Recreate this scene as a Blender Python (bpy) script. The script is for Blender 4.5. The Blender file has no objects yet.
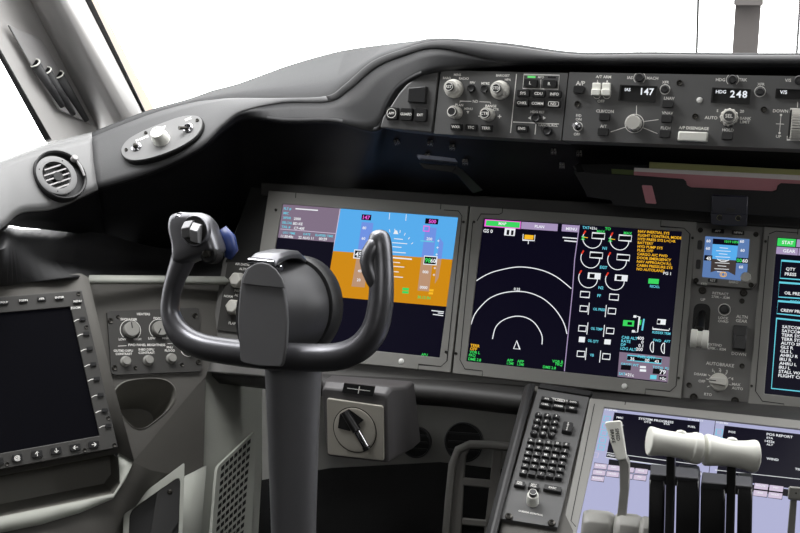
import bpy, math, random
from mathutils import Vector, Matrix
from mathutils.bvhtree import BVHTree
random.seed(4)
SC = bpy.context.scene
COL = SC.collection
# ------------------------------------------------------------------ camera
F = 1050.0; CX, CY = 400.0, 266.5
C = Vector((.3834018, -1.60132434, 1.35243743))
R_ = Vector((.950438895, .310911414, 0)); U_ = Vector((-.0793659, .24261715, .96687019)); F_ = Vector((-.30061098, .91895104, -.25526854))
cam_d = bpy.data.cameras.new('camera'); cam = bpy.data.objects.new('camera', cam_d); COL.objects.link(cam)
cam_d.sensor_width = 36; cam_d.lens = F * 36 / 800; cam_d.clip_start = .01
cam.matrix_world = Matrix(((R_.x, U_.x, -F_.x, C.x), (R_.y, U_.y, -F_.y, C.y), (R_.z, U_.z, -F_.z, C.z), (0, 0, 0, 1)))
SC.camera = cam
def ray(x, y): return F_ + R_ * ((x - CX) / F) - U_ * ((y - CY) / F)
def P(x, y, d): return C + ray(x, y) * d
def depth(p): return (p - C).dot(F_)
# ------------------------------------------------------------------ materials
def lin(c):
    out = []
    for k in c:
        k /= 255
        out.append(k / 12.92 if k <= .04045 else ((k + .055) / 1.055) ** 2.4)
    return out
MATS = {}
def mat(name, col, rough=.5, metal=0., bump=0., bscale=400., var=0., emit=0., spec=.5):
    m = bpy.data.materials.new(name); m.use_nodes = True
    nt = m.node_tree; b = nt.nodes['Principled BSDF']
    c = lin(col) + [1]
    if emit:
        b.inputs['Base Color'].default_value = (.004, .004, .005, 1)
        b.inputs['Emission Color'].default_value = c; b.inputs['Emission Strength'].default_value = emit
    else:
        b.inputs['Base Color'].default_value = c
    b.inputs['Roughness'].default_value = rough; b.inputs['Metallic'].default_value = metal
    b.inputs['Specular IOR Level'].default_value = spec
    if var or bump:
        tc = nt.nodes.new('ShaderNodeTexCoord')
        nz = nt.nodes.new('ShaderNodeTexNoise'); nz.inputs['Scale'].default_value = bscale; nz.inputs['Detail'].default_value = 4
        nt.links.new(tc.outputs['Object'], nz.inputs['Vector'])
        if bump:
            bp = nt.nodes.new('ShaderNodeBump'); bp.inputs['Strength'].default_value = bump; bp.inputs['Distance'].default_value = .001
            nt.links.new(nz.outputs['Fac'], bp.inputs['Height']); nt.links.new(bp.outputs['Normal'], b.inputs['Normal'])
        if var:
            n2 = nt.nodes.new('ShaderNodeTexNoise'); n2.inputs['Scale'].default_value = 35; n2.inputs['Detail'].default_value = 5
            nt.links.new(tc.outputs['Object'], n2.inputs['Vector'])
            mx = nt.nodes.new('ShaderNodeMixRGB'); mx.blend_type = 'MIX'
            mx.inputs[1].default_value = [k * (1 - var) for k in c[:3]] + [1]; mx.inputs[2].default_value = [min(1, k * (1 + var)) for k in c[:3]] + [1]
            nt.links.new(n2.outputs['Fac'], mx.inputs[0]); nt.links.new(mx.outputs[0], b.inputs['Base Color'])
    MATS[name] = m
    return m
M_hood = mat('leather_grain_charcoal', (80, 80, 81), .6, bump=.35, bscale=900, var=.06)
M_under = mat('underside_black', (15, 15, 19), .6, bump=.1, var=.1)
M_sill = mat('sill_grey_plastic', (120, 120, 120), .55, bump=.25, bscale=1200, var=.04)
M_panel = mat('instrument_panel_grey', (118, 117, 115), .55, bump=.05, var=.03)
M_mcp = mat('control_panel_grey', (94, 94, 94), .5, bump=.04, var=.03)
M_bezel = mat('display_bezel_grey', (138, 137, 133), .5, bump=.04, var=.03)
M_gap = mat('gap_black', (14, 14, 14), .6)
M_blk = mat('black_button_plastic', (34, 34, 35), .4, var=.05)
M_legend = mat('white_lettering', (248, 247, 242), .6)
M_knob = mat('light_grey_knob', (205, 203, 196), .45, var=.03)
M_knobd = mat('knob_cap_dark', (52, 52, 53), .35)
M_screw = mat('screw_dark_metal', (58, 56, 52), .35, .7)
M_dot = mat('light_sensor_white', (232, 232, 228), .3)
M_cons = mat('console_taupe', (86, 84, 80), .6, bump=.1, var=.05)
M_consl = mat('console_light_grey_green', (172, 174, 166), .6, bump=.08, var=.04)
M_dark = mat('dark_plastic', (32, 32, 33), .5, bump=.1, var=.1)
M_dark2 = mat('heater_panel_black', (62, 61, 59), .5, var=.04)
M_yoke = mat('yoke_graphite', (114, 114, 118), .34, .75, bump=.02, bscale=900, var=.03)
M_plate = mat('clip_plate_grey', (108, 108, 110), .45, bump=.03, var=.03)
M_col = mat('column_grey', (108, 108, 111), .42, bump=.04, var=.06)
M_chrome = mat('polished_metal', (200, 200, 205), .18, 1.)
M_rock = mat('satin_silver_plastic', (150, 150, 152), .3, .3)
M_cove = mat('cove_black', (46, 46, 47), .55, bump=.1, var=.06)
M_blue = mat('blue_trigger', (44, 62, 118), .4)
M_pillar = mat('pillar_grey', (190, 188, 186), .5, bump=.05, var=.03)
M_holder = mat('holder_grey', (165, 163, 163), .45, var=.03)
M_beige = mat('window_frame_beige', (150, 120, 100), .6, var=.04)
M_post = mat('center_post_grey', (128, 123, 121), .5, var=.03)
M_white = mat('handle_white', (236, 236, 228), .4, var=.02)
M_levg = mat('lever_grey', (150, 149, 144), .45, var=.03)
M_pedl = mat('quadrant_light_grey', (150, 149, 144), .5, bump=.05, var=.03)
M_lvblk = mat('lever_black', (22, 22, 23), .3, var=.05)
M_lvtop = mat('lever_dark_grey', (62, 62, 66), .5, var=.05)
M_crank = mat('crank_box_grey', (84, 82, 83), .5, bump=.1, var=.05)
M_crankf = mat('crank_face_light', (168, 164, 154), .5, bump=.04, var=.03)
M_floor = mat('footwell_carpet', (13, 13, 13), .95, spec=.1, bump=.6, bscale=600, var=.3)
M_pedal = mat('pedal_dark_metal', (110, 108, 104), .5, .1, var=.06)
M_fwall = mat('footwell_wall', (126, 125, 122), .6, var=.06)
M_wall = mat('cabin_wall', (96, 95, 93), .7, var=.04)
M_paper = mat('paper_white', (236, 233, 230), .7, var=.02)
M_pink = mat('paper_pink', (205, 140, 148), .7, var=.05)
M_yel = mat('paper_yellow_green', (190, 190, 130), .7, var=.05)
M_grn = mat('paper_green', (96, 110, 62), .7, var=.05)
M_pocket = mat('pocket_black', (24, 24, 26), .6, bump=.1, var=.1)
M_lampb = mat('lamp_box_navy', (30, 32, 48), .45, var=.05)
M_latch = mat('latch_grey', (170, 168, 165), .5)
M_lip = mat('lower_lip_grey', (56, 55, 54), .5, bump=.1, var=.05)
M_deck = mat('glareshield_deck', (70, 70, 71), .8, spec=.08, bump=.3, bscale=900, var=.05)
M_shine = mat('edge_highlight_pale', (190, 196, 214), .3, .3)  # pale blue stands in for the bluish reflection on the handle edge
M_fasc = mat('glareshield_fascia_dark', (32, 32, 34), .6, bump=.3, bscale=900, var=.06)
M_slot = mat('pen_slot_shaded_grey', (74, 74, 75), .5)  # darker than the holder, slot shade put into the colour
M_cup = mat('cup_lining_grey', (120, 118, 112), .6)
M_hub = mat('hub_dark_graphite', (66, 66, 68), .38, .3)
M_wand = mat('lens_amber', (180, 175, 120), .3)
E = {}
def em(key, col, s=1.): E[key] = mat('screen_' + key, col, .3, emit=s, spec=.06)
for k, c_ in dict(navy=(9, 7, 24), black=(7, 5, 13), mauve=(128, 112, 132), sky=(88, 172, 236), tape=(112, 146, 226), ground=(206, 138, 16), tapeb=(186, 146, 116),
                  white=(235, 238, 242), cyan=(104, 206, 226), magenta=(236, 96, 220), green=(60, 214, 96), amber=(248, 186, 40), red=(226, 60, 40), lav=(174, 176, 210),
                  mauvel=(166, 148, 186), rose=(208, 194, 216), efb=(3, 3, 6), brown=(66, 58, 56), skyd=(92, 124, 176), segw=(236, 240, 246), led=(120, 240, 130)).items(): em(k, c_)
# ------------------------------------------------------------------ mesh builder
_TXT = {}
def text_mesh(s):
    if s not in _TXT:
        cu = bpy.data.curves.new('t', 'FONT'); cu.body = s; cu.size = 1; cu.resolution_u = 2; cu.offset = .022
        o = bpy.data.objects.new('t', cu); me = bpy.data.meshes.new_from_object(o)
        vs = [(v.co.x, v.co.y) for v in me.vertices]; fs = [tuple(p.vertices) for p in me.polygons]
        bpy.data.objects.remove(o); bpy.data.curves.remove(cu); bpy.data.meshes.remove(me)
        _TXT[s] = (vs, fs)
    return _TXT[s]
class MB:
    def __init__(s): s.v = []; s.f = []; s.m = []
    def add(s, vs, fs, mi=0):
        n = len(s.v); s.v += [Vector(v) for v in vs]
        for f in fs: s.f.append(tuple(i + n for i in f)); s.m.append(mi)
    def prism(s, poly, h0, h1, mi=0, top=1., cap0=True):
        a = sum(poly[i][0] * poly[(i + 1) % len(poly)][1] - poly[(i + 1) % len(poly)][0] * poly[i][1] for i in range(len(poly)))
        if a < 0: poly = poly[::-1]
        n = len(poly); cx = sum(p[0] for p in poly) / n; cy = sum(p[1] for p in poly) / n
        vs = [(p[0], p[1], h0) for p in poly] + [(cx + (p[0] - cx) * top, cy + (p[1] - cy) * top, h1) for p in poly]
        fs = [tuple(range(n, 2 * n))] + [(i, (i + 1) % n, n + (i + 1) % n, n + i) for i in range(n)]
        if cap0: fs.append(tuple(reversed(range(n))))
        s.add(vs, fs, mi)
    def rect(s, u, v, w, h, h0, h1, mi=0, top=1.): s.prism([(u - w / 2, v - h / 2), (u + w / 2, v - h / 2), (u + w / 2, v + h / 2), (u - w / 2, v + h / 2)], h0, h1, mi, top)
    def flat(s, poly, h, mi=0):
        a = sum(poly[i][0] * poly[(i + 1) % len(poly)][1] - poly[(i + 1) % len(poly)][0] * poly[i][1] for i in range(len(poly)))
        if a < 0: poly = poly[::-1]
        s.add([(p[0], p[1], h) for p in poly], [tuple(range(len(poly)))], mi)
    def frame(s, outer, inner, h0, h1, mi=0):
        n = len(outer)
        vs = [(p[0], p[1], h1) for p in outer] + [(p[0], p[1], h1) for p in inner] + [(p[0], p[1], h0) for p in outer] + [(p[0], p[1], h0) for p in inner]
        fs = []
        for i in range(n):
            j = (i + 1) % n
            fs += [(i, j, n + j, n + i), (2 * n + j, 2 * n + i, 3 * n + i, 3 * n + j), (2 * n + i, 2 * n + j, j, i), (n + i, n + j, 3 * n + j, 3 * n + i)]
        s.add(vs, fs, mi)
    def lathe(s, prof, u=0, v=0, h=0, seg=28, mi=0, flute=None, lean=(0, 0)):
        n0 = len(prof); vs = []; fs = []
        for (r, z) in prof:
            for k in range(seg):
                a = 2 * math.pi * k / seg; rr = r
                if flute: rr = r * (1 + flute[1] * math.cos(flute[0] * a))
                vs.append((u + rr * math.cos(a) + lean[0] * z, v + rr * math.sin(a) + lean[1] * z, h + z))
        for i in range(n0 - 1):
            for k in range(seg):
                k2 = (k + 1) % seg
                fs.append((i * seg + k, i * seg + k2, (i + 1) * seg + k2, (i + 1) * seg + k))
        fs.append(tuple((n0 - 1) * seg + k for k in range(seg)))
        fs.append(tuple(reversed(range(seg))))
        s.add(vs, fs, mi)
    def stroke(s, pts, w, h, mi=0, closed=False):
        n = len(pts); L = []; Rr = []
        for i in range(n):
            if closed: a, b = pts[i - 1], pts[(i + 1) % n]
            else: a, b = pts[max(0, i - 1)], pts[min(n - 1, i + 1)]
            dx, dy = b[0] - a[0], b[1] - a[1]; l = math.hypot(dx, dy) or 1
            k = w / 2
            if closed or 0 < i < n - 1:
                e1 = (pts[i][0] - pts[i - 1][0], pts[i][1] - pts[i - 1][1]); l1 = math.hypot(*e1) or 1
                co = (e1[0] * dx + e1[1] * dy) / l1 / l; k = k / max(.5, co)
            L.append((pts[i][0] - dy / l * k, pts[i][1] + dx / l * k, h)); Rr.append((pts[i][0] + dy / l * k, pts[i][1] - dx / l * k, h))
        s.add(Rr + L, [(i, (i + 1) % n, n + (i + 1) % n, n + i) for i in range(n if closed else n - 1)], mi)
    def ring(s, u, v, r, w, h, mi=0, a0=0, a1=360, seg=28):
        full = a1 - a0 >= 360; k = seg if full else seg + 1
        s.stroke([(u + r * math.cos(math.radians(a0 + (a1 - a0) * i / seg)), v + r * math.sin(math.radians(a0 + (a1 - a0) * i / seg))) for i in range(k)], w, h, mi, full)
    def text(s, t, u, v, size, h, mi=0, align='C', rot=0., sx=1.):
        vs, fs = text_mesh(t)
        if not vs: return
        k = size / .69; xs = [p[0] for p in vs]; x0, x1 = min(xs), max(xs)
        off = {'C': (x0 + x1) / 2, 'L': x0, 'R': x1}[align]; c_, s_ = math.cos(rot), math.sin(rot)
        out = []
        for (x, y) in vs:
            x = (x - off) * k * sx; y = (y - .345) * k
            out.append((u + x * c_ - y * s_, v + x * s_ + y * c_, h))
        s.add(out, fs, mi)
    def tube(s, pts, rad, seg=20, mi=0, caps=True, flat=None, up=None):
        pts = [Vector(p) for p in pts]; n = len(pts); rings = []; prev = None
        for i in range(n):
            t = (pts[min(n - 1, i + 1)] - pts[max(0, i - 1)]).normalized()
            if prev is None:
                a = Vector(up) if up else (Vector((0, 0, 1)) if abs(t.z) < .9 else Vector((1, 0, 0)))
            else: a = prev
            nrm = (a - t * a.dot(t)).normalized(); prev = nrm; bi = t.cross(nrm)
            r = rad[i] if hasattr(rad, '__len__') else rad
            r = r if isinstance(r, tuple) else (r, r)
            rings.append([pts[i] + nrm * (r[0] * math.cos(2 * math.pi * k / seg)) + bi * (r[1] * math.sin(2 * math.pi * k / seg)) for k in range(seg)])
        s.loft(rings, mi, caps)
    def loft(s, rings, mi=0, caps=True):
        seg = len(rings[0]); vs = [p for r in rings for p in r]; fs = []
        for i in range(len(rings) - 1):
            for k in range(seg):
                k2 = (k + 1) % seg
                fs.append((i * seg + k, i * seg + k2, (i + 1) * seg + k2, (i + 1) * seg + k))
        if caps:
            fs.append(tuple(reversed(range(seg)))); fs.append(tuple(range((len(rings) - 1) * seg, len(rings) * seg)))
        s.add(vs, fs, mi)
    def grid(s, rows, mi=0):
        n = len(rows[0])
        s.add([p for r in rows for p in r], [(i * n + k, i * n + k + 1, (i + 1) * n + k + 1, (i + 1) * n + k) for i in range(len(rows) - 1) for k in range(n - 1)], mi)
    def build(s, name, mats, parent=None, loc=None, bevel=0., sharp=35, world=False, solid=0., seg=2, sub=0):
        mats = mats if isinstance(mats, (list, tuple)) else [mats]
        vs = s.v
        if world and parent is not None:
            inv = MW[parent.name].inverted(); vs = [inv @ v for v in vs]
        base = Vector((0, 0, 0))
        if world and parent is None:
            base = Vector(((min(v.x for v in vs) + max(v.x for v in vs)) / 2, (min(v.y for v in vs) + max(v.y for v in vs)) / 2, min(v.z for v in vs)))
            vs = [v - base for v in vs]
        me = bpy.data.meshes.new(name); me.from_pydata([tuple(v) for v in vs], [], s.f); me.update()
        for m in mats: me.materials.append(m)
        me.polygons.foreach_set('material_index', s.m)
        me.polygons.foreach_set('use_smooth', [True] * len(s.f))
        me.set_sharp_from_angle(angle=math.radians(sharp))
        o = bpy.data.objects.new(name, me); COL.objects.link(o)
        if parent is not None: o.parent = parent
        o.location = loc if loc is not None else base
        MW[o.name] = (MW[parent.name] if parent is not None else Matrix.Identity(4)) @ Matrix.Translation(o.location)
        if solid:
            md = o.modifiers.new('thickness', 'SOLIDIFY'); md.thickness = abs(solid); md.offset = -1 if solid > 0 else 1
        if sub:
            md = o.modifiers.new('sub', 'SUBSURF'); md.levels = md.render_levels = sub
        if bevel:
            md = o.modifiers.new('bevel', 'BEVEL'); md.width = bevel; md.segments = seg; md.limit_method = 'ANGLE'; md.angle_limit = math.radians(40)
        return o
MW = {}
def catm(pts, n=6):
    pts = [Vector(p) for p in pts]; out = []
    for i in range(len(pts) - 1):
        p0 = pts[max(0, i - 1)]; p1 = pts[i]; p2 = pts[i + 1]; p3 = pts[min(len(pts) - 1, i + 2)]
        for k in range(n):
            t = k / n
            out.append(.5 * ((2 * p1) + (p2 - p0) * t + (2 * p0 - 5 * p1 + 4 * p2 - p3) * t * t + (3 * p1 - p0 - 3 * p2 + p3) * t ** 3))
    out.append(pts[-1]); return out
def rrect(poly, r, n=5):
    """rounded polygon"""
    out = []; N = len(poly)
    for i in range(N):
        p = Vector(poly[i][:2]); a = Vector(poly[i - 1][:2]); b = Vector(poly[(i + 1) % N][:2])
        rr = r[i] if hasattr(r, '__len__') else r
        rr = min(rr, (a - p).length * .48, (b - p).length * .48)
        p1 = p + (a - p).normalized() * rr; p2 = p + (b - p).normalized() * rr
        for k in range(n + 1):
            t = k / n; out.append(tuple((1 - t) ** 2 * p1 + 2 * t * (1 - t) * p + t * t * p2))
    return out
class Fr:
    def __init__(s, o, ex, n):
        s.o = Vector(o); s.n = Vector(n).normalized(); ex = Vector(ex); s.ex = (ex - s.n * ex.dot(s.n)).normalized(); s.ey = s.n.cross(s.ex)
        s.M = Matrix(((s.ex.x, s.ey.x, s.n.x, s.o.x), (s.ex.y, s.ey.y, s.n.y, s.o.y), (s.ex.z, s.ey.z, s.n.z, s.o.z), (0, 0, 0, 1)))
    def uv(s, x, y, h=0.):
        r = ray(x, y); t = (s.o + s.n * h - C).dot(s.n) / r.dot(s.n); p = C + r * t - s.o
        return (p.dot(s.ex), p.dot(s.ey))
    def q(s, pts, h=0.): return [s.uv(x, y, h) for (x, y) in pts]
    def sc(s, x, y):
        r = ray(x, y); return (s.o - C).dot(s.n) / r.dot(s.n) / F
    def w(s, u, v, h=0.): return s.o + s.ex * u + s.ey * v + s.n * h
    def moved(s, x, y, h=0.):
        u, v = s.uv(x, y, h); f = Fr(s.w(u, v, h), s.ex, s.n); return f
    def sub(s, h): return Fr(s.o + s.n * h, s.ex, s.n)
def tilt(deg, yaw=0):
    t = math.radians(deg); n = Vector((0, -math.cos(t), math.sin(t))); n.rotate(Matrix.Rotation(math.radians(yaw), 3, 'Z'))
    ex = Vector((1, 0, 0)); ex.rotate(Matrix.Rotation(math.radians(yaw), 3, 'Z')); return ex, n
def thing(name, label, cat, fr=None, loc=None, group=None):
    o = bpy.data.objects.new(name, None); COL.objects.link(o); o.empty_display_size = .02
    if fr: o.matrix_world = fr.M; MW[o.name] = fr.M.copy()
    else: o.location = loc; MW[o.name] = Matrix.Translation(loc)
    o['label'] = label; o['category'] = cat
    if group: o['group'] = group
    return o
def tag(o, label, cat, group=None):
    o['label'] = label; o['category'] = cat
    if group: o['group'] = group
    return o
def struct(o): o['kind'] = 'structure'; return o
# ---- common panel pieces (positions in photograph pixels on a real plane)
def button(T, fr, x, y, w, h, txt='', hpx=2.6, th=.006, name='button', mt=None, box=False, rnd=False, rot=0.):
    u, v = fr.uv(x, y); k = fr.sc(x, y); b = MB()
    poly = rrect([(-w * k / 2, -h * k / 2), (w * k / 2, -h * k / 2), (w * k / 2, h * k / 2), (-w * k / 2, h * k / 2)], .18 * h * k, 3)
    b.prism(poly, -.001, th, 0, .9)
    if txt:
        for i, ln in enumerate(txt.split('\n')): b.text(ln, 0, (-(i - (txt.count('\n')) / 2)) * hpx * 1.35 * k, hpx * k, th + .0003, 1)
    if box:
        b.stroke(rrect([(-w * k * .38, -h * k * .3), (w * k * .38, -h * k * .3), (w * k * .38, h * k * .3), (-w * k * .38, h * k * .3)], h * k * .15, 3), .5 * k, th + .0003, 1, True)
    return b.build(name, [mt or M_blk, M_legend], T, (u, v, 0))
def rbutton(T, fr, x, y, r, th=.008, name='button', mt=None):
    u, v = fr.uv(x, y); k = fr.sc(x, y); b = MB(); r *= k
    b.lathe([(r, -.001), (r, th * .75), (r * .8, th), (r * .5, th * .92)], seg=20)
    return b.build(name, [mt or M_blk], T, (u, v, 0))
def screw(T, fr, x, y, r=3., h=.0):
    u, v = fr.uv(x, y); k = fr.sc(x, y); r *= k; b = MB()
    b.lathe([(r, -.001), (r, .0012), (r * .9, .0018), (r * .5, .0012), (r * .45, .0004)], seg=18)
    b.rect(0, 0, r * .9, r * .22, .0012, .0015, 1)
    return b.build('screw', [M_screw, M_gap], T, (u, v, h))
def knob(T, fr, x, y, r, hh, cap=None, txt='', mt=None, flute=None, name='knob', mark=None, capmat=None, skirt=None):
    u, v = fr.uv(x, y); k = fr.sc(x, y); r *= k; b = MB()
    prof = [(r * 1.0, -.001), (r, hh * .35), (r * .95, hh * .42), (r * .8, hh * .48), (r * .76, hh * .95), (r * .7, hh)] if skirt is None else [(r, -.001), (r * .98, hh * .9), (r * .9, hh)]
    b.lathe(prof, seg=40 if flute else 30, flute=flute)
    if mark is not None:
        a = math.radians(mark); rt = r * (.66 if skirt is None else .85)
        b.stroke([(rt * .1 * math.cos(a), rt * .1 * math.sin(a)), (rt * math.cos(a), rt * math.sin(a))], r * .14, hh + .0003, 1)
    o = b.build(name, [mt or M_knob, M_gap], T, (u, v, 0))
    if cap:
        c = MB(); rc = cap * k
        c.lathe([(rc, 0), (rc, hh * .3), (rc * .93, hh * .34)], seg=26)
        if txt: c.text(txt, 0, 0, rc * .62, hh * .34 + .0003, 1)
        c.ring(0, 0, rc * .9, rc * .12, hh * .34 + .0003, 1)
        c.build('knob_cap', [capmat or M_knobd, M_legend], o, (0, 0, hh))
    return o
# =================================================================== glareshield and left ledge (one sweep, two things)
#  S(deck back)               U(top of lip)            L(bottom of lip)          B(back end of the underside)
ROWS = [
 ((-40, 175, 1.56), (-40, 179, 1.51), (-40, 250, 1.46), (-40, 272, 1.58)),
 ((0, 160, 1.60), (0, 164, 1.55), (0, 228, 1.50), (0, 229.5, 1.60)),
 ((30, 149, 1.66), (30, 153, 1.60), (20, 212, 1.54), (26, 228, 1.66)),
 ((60, 140, 1.71), (60, 144, 1.65), (55, 207, 1.595), (66, 232, 1.72)),
 ((92, 132, 1.76), (92, 137, 1.70), (98, 188, 1.655), (105, 236, 1.82)),
 ((146, 111, 1.86), (148, 115, 1.705), (150, 172, 1.655), (160, 248, 1.90)),
 ((188, 99, 1.98), (190, 103, 1.71), (198, 149, 1.655), (205, 252, 1.95)),
 ((214, 90, 2.06), (215, 99.5, 1.715), (222, 127, 1.67), (228, 232, 1.95)),
 ((240, 83, 2.10), (233, 98, 1.715), (243, 112, 1.68), (248, 208, 1.93)),
 ((288, 65.6, 2.10), (282, 98, 1.69), (288, 110, 1.66), (288, 192, 1.89)),
 ((332, 53, 2.05), (326, 96, 1.63), (335, 122, 1.60), (326, 190, 1.85)),
 ((358, 48, 2.00), (345, 84, 1.58), (377, 131, 1.54), (352, 191, 1.82)),
 ((388, 44, 1.92), (371, 62, 1.53), (389, 106, 1.51), (388, 192, 1.80)),
 ((414, 41, 1.86), (400, 50, 1.49), (403, 86, 1.485), (408, 193, 1.78)),
 ((441, 38, 1.80), (439, 40.5, 1.455), (436, 71, 1.455), (441, 195, 1.755)),
 ((508, 43, 1.78), (505, 45, 1.435), (505, 63, 1.425), (505, 199, 1.72)),
 ((576, 52, 1.78), (575, 54, 1.415), (575, 63, 1.405), (575, 204, 1.685)),
 ((650, 52, 1.75), (650, 54, 1.39), (650, 64, 1.38), (650, 210, 1.655)),
 ((740, 53, 1.70), (740, 55, 1.36), (740, 65, 1.35), (740, 216, 1.61)),
 ((860, 53, 1.64), (860, 55, 1.32), (860, 65.5, 1.31), (860, 224, 1.56))]
def sweep(i0, i1):
    cols = []
    for j in range(i0, i1 + 1):
        S, U, L, B = ROWS[j]
        if j >= 7: B = (B[0], B[1] + 13, B[2])
        K = {7: (224, 131, 1.68), 8: (246, 119, 1.69), 9: (288, 122, 1.665), 10: (335, 122, 1.60), 11: (377, 131, 1.54), 12: (389, 106, 1.51), 13: (403, 86, 1.485), 14: (436, 71, 1.455)}.get(j, (L[0] + .5, L[1] + 2, L[2] + .006))
        L = {9: (284, 103, 1.685), 10: (329, 102, 1.625), 11: (350, 90, 1.572), 12: (375, 69, 1.525), 13: (402, 57, 1.487), 14: (439, 49, 1.452)}.get(j, L)
        K_ = P(*K)
        S_, Uu, Ll, Bb = P(*S), P(*U), P(*L), P(*B)
        bulge = F_ * (-.008 if j < 9 or j > 14 else -.003)
        m1 = Uu.lerp(Ll, .12) + bulge * .5; m2 = Uu.lerp(Ll, .5) + bulge * 1.0; m3 = Uu.lerp(Ll, .88) + bulge * .6
        back = P(K[0], K[1] + 3, K[2] + .05) if j < 14 else P(K[0], K[1] + 8, K[2] + .045)
        mid = back.lerp(Bb, .5) + Vector((0, 0, .005))
        cols.append([S_ + Vector((0, .02, -.03)), S_, Uu.lerp(S_, .3) + Vector((0, 0, .002)), Uu, m1, m2, m3, Ll, Ll.lerp(K_, .35) + F_ * -.001, Ll.lerp(K_, .75) + F_ * -.001, K_, K_.lerp(back, .25), back, mid, Bb])
    rows = [catm([c[k] for c in cols], 6) for k in range(len(cols[0]))]
    b = MB()
    cut = 36 if i0 == 4 else len(rows[0]) - 1
    b.grid(rows[:4][::-1], 2); b.grid([r_[:cut + 1] for r_ in rows[3:8]][::-1], 0)
    if i0 == 4: b.grid([r_[cut:] for r_ in rows[3:8]][::-1], 3)  # lip right of the cut painted darker where its highlight fades out
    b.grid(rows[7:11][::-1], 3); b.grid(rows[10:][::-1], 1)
    return b
gs_b = sweep(4, 19)
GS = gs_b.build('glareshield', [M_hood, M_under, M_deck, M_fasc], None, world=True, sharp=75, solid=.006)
tag(GS, 'dark grey padded glareshield hood sweeping under the front windscreen over the instrument panel', 'glareshield')
led_b = sweep(0, 4)
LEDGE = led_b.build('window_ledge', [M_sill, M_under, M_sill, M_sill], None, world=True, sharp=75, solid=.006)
tag(LEDGE, 'light grey window ledge at the far left holding the round air vent', 'ledge')
def hit(mbs, x, y):
    bv = BVHTree.FromPolygons([tuple(v) for v in mbs.v], mbs.f); h = bv.ray_cast(C, ray(x, y).normalized())
    n = h[1]
    if n.dot(ray(x, y)) > 0: n = -n
    return h[0], n
# ---- oval panel on the glareshield face
p0, _ = hit(gs_b, 160, 139)
p1, _ = hit(gs_b, 130, 150); p2, _ = hit(gs_b, 190, 126); p3, _ = hit(gs_b, 155, 125); p4, _ = hit(gs_b, 166, 152)
nn = (p2 - p1).cross(p3 - p4).normalized()
if nn.dot(ray(160, 139)) > 0: nn = -nn
fo = Fr(p0 + nn * .006, p2 - p1, nn)
T = thing('oval_control_panel', 'oval grey panel with white dimmer knob set into the glareshield left end', 'control panel', fo)
oval_px = [(122, 150), (124, 157), (132, 161), (146, 160), (165, 154.5), (183, 146.5), (196, 137.5), (202, 128), (201.5, 119.5), (194, 116.5), (180, 118), (160, 125), (141, 133), (128, 141)]
def closed_catm(pts, n=5):
    L = [Vector((p[0], p[1], 0)) for p in pts]; N = len(L); out = []
    for i in range(N):
        p0, p1, p2, p3 = L[i - 1], L[i], L[(i + 1) % N], L[(i + 2) % N]
        for k in range(n):
            t = k / n; q = .5 * ((2 * p1) + (p2 - p0) * t + (2 * p0 - 5 * p1 + 4 * p2 - p3) * t * t + (3 * p1 - p0 - 3 * p2 + p3) * t ** 3); out.append((q.x, q.y))
    return out
ov = closed_catm(fo.q(oval_px)); cu = sum(p[0] for p in ov) / len(ov); cv = sum(p[1] for p in ov) / len(ov)
b = MB(); b.prism([(cu + (p[0] - cu) * 1.02, cv + (p[1] - cv) * 1.05) for p in ov], -.012, .0005, 1); b.prism(ov, 0, .003, 0)
for (x, y, t) in ((143, 139.5, 'PHONE'), (163, 129, 'MAP'), (189, 120, 'MIC')): u, v = fo.uv(x, y); b.text(t, u, v, .0045, .0033, 2)
u, v = fo.uv(163, 140.5); b.ring(u, v, .0125, .0008, .0033, 2)
b.build('face_plate', [M_sill, M_gap, M_legend], T, bevel=.0006)
for (x, y) in ((127, 151), (146.5, 134), (198, 121.5)): screw(T, fo, x, y, 1.8, .003)
u, v = fo.uv(137, 148); b = MB(); b.lathe([(.0085, .002), (.0085, .004), (.006, .006), (.0045, .006), (.0045, .001)], seg=24); b.lathe([(.004, .002), (.004, .009), (.002, .0105)], seg=16, mi=1)
b.build('headset_jack', [M_chrome, M_screw], T, (u, v, 0))
u, v = fo.uv(162, 140.5); b = MB(); b.lathe([(.0135, 0), (.0135, .008), (.0122, .011), (.0112, .019), (.0098, .021)], seg=32); b.stroke([(0, .0015), (0, .009)], .0012, .0213, 1)
b.build('dimmer_knob', [M_white, M_gap], T, (u, v, .003))
u, v = fo.uv(189, 129.5); b = MB(); b.lathe([(.0082, .002), (.0082, .006), (.0055, .008), (.0055, .003)], seg=24); b.tube([(0, 0, .003), (-.006, -.002, .011), (-.012, -.003, .016)], [.002, .0028, .0034], 12, 1)
b.build('toggle_switch', [M_chrome, M_screw], T, (u, v, 0))
# ---- air vent on the ledge
p0, _ = hit(led_b, 60, 175); p1, _ = hit(led_b, 32, 178); p2, _ = hit(led_b, 88, 165); p3, _ = hit(led_b, 58, 155); p4, _ = hit(led_b, 58, 197)
nn = (p2 - p1).cross(p3 - p4).normalized()
if nn.dot(ray(60, 175)) > 0: nn = -nn
fv = Fr(p0 + nn * .011, Vector((1, 0, 0)), (nn + Vector((0, -.12, 0))).normalized())
0 and print('VENT', nn, ray(60, 175).normalized(), 'OVAL', fo.n)
T = thing('air_vent', 'round grey air vent with slatted centre in the left window ledge', 'air vent', fv)
k = fv.sc(60, 175)
u, v = fv.uv(60.5, 175); b = MB(); b.lathe([(27 * k, -.012), (27 * k, .002), (26 * k, .0035), (24.5 * k, .002), (24 * k, -.006)], u, v, seg=48)
b.build('recess_ring', [M_dark], T)
u2, v2 = fv.uv(56, 176); b = MB(); b.lathe([(21 * k, -.008), (21 * k, .003), (20 * k, .004), (14.8 * k, .004), (14.5 * k, .002), (14.5 * k, -.006)], seg=48)
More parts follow.
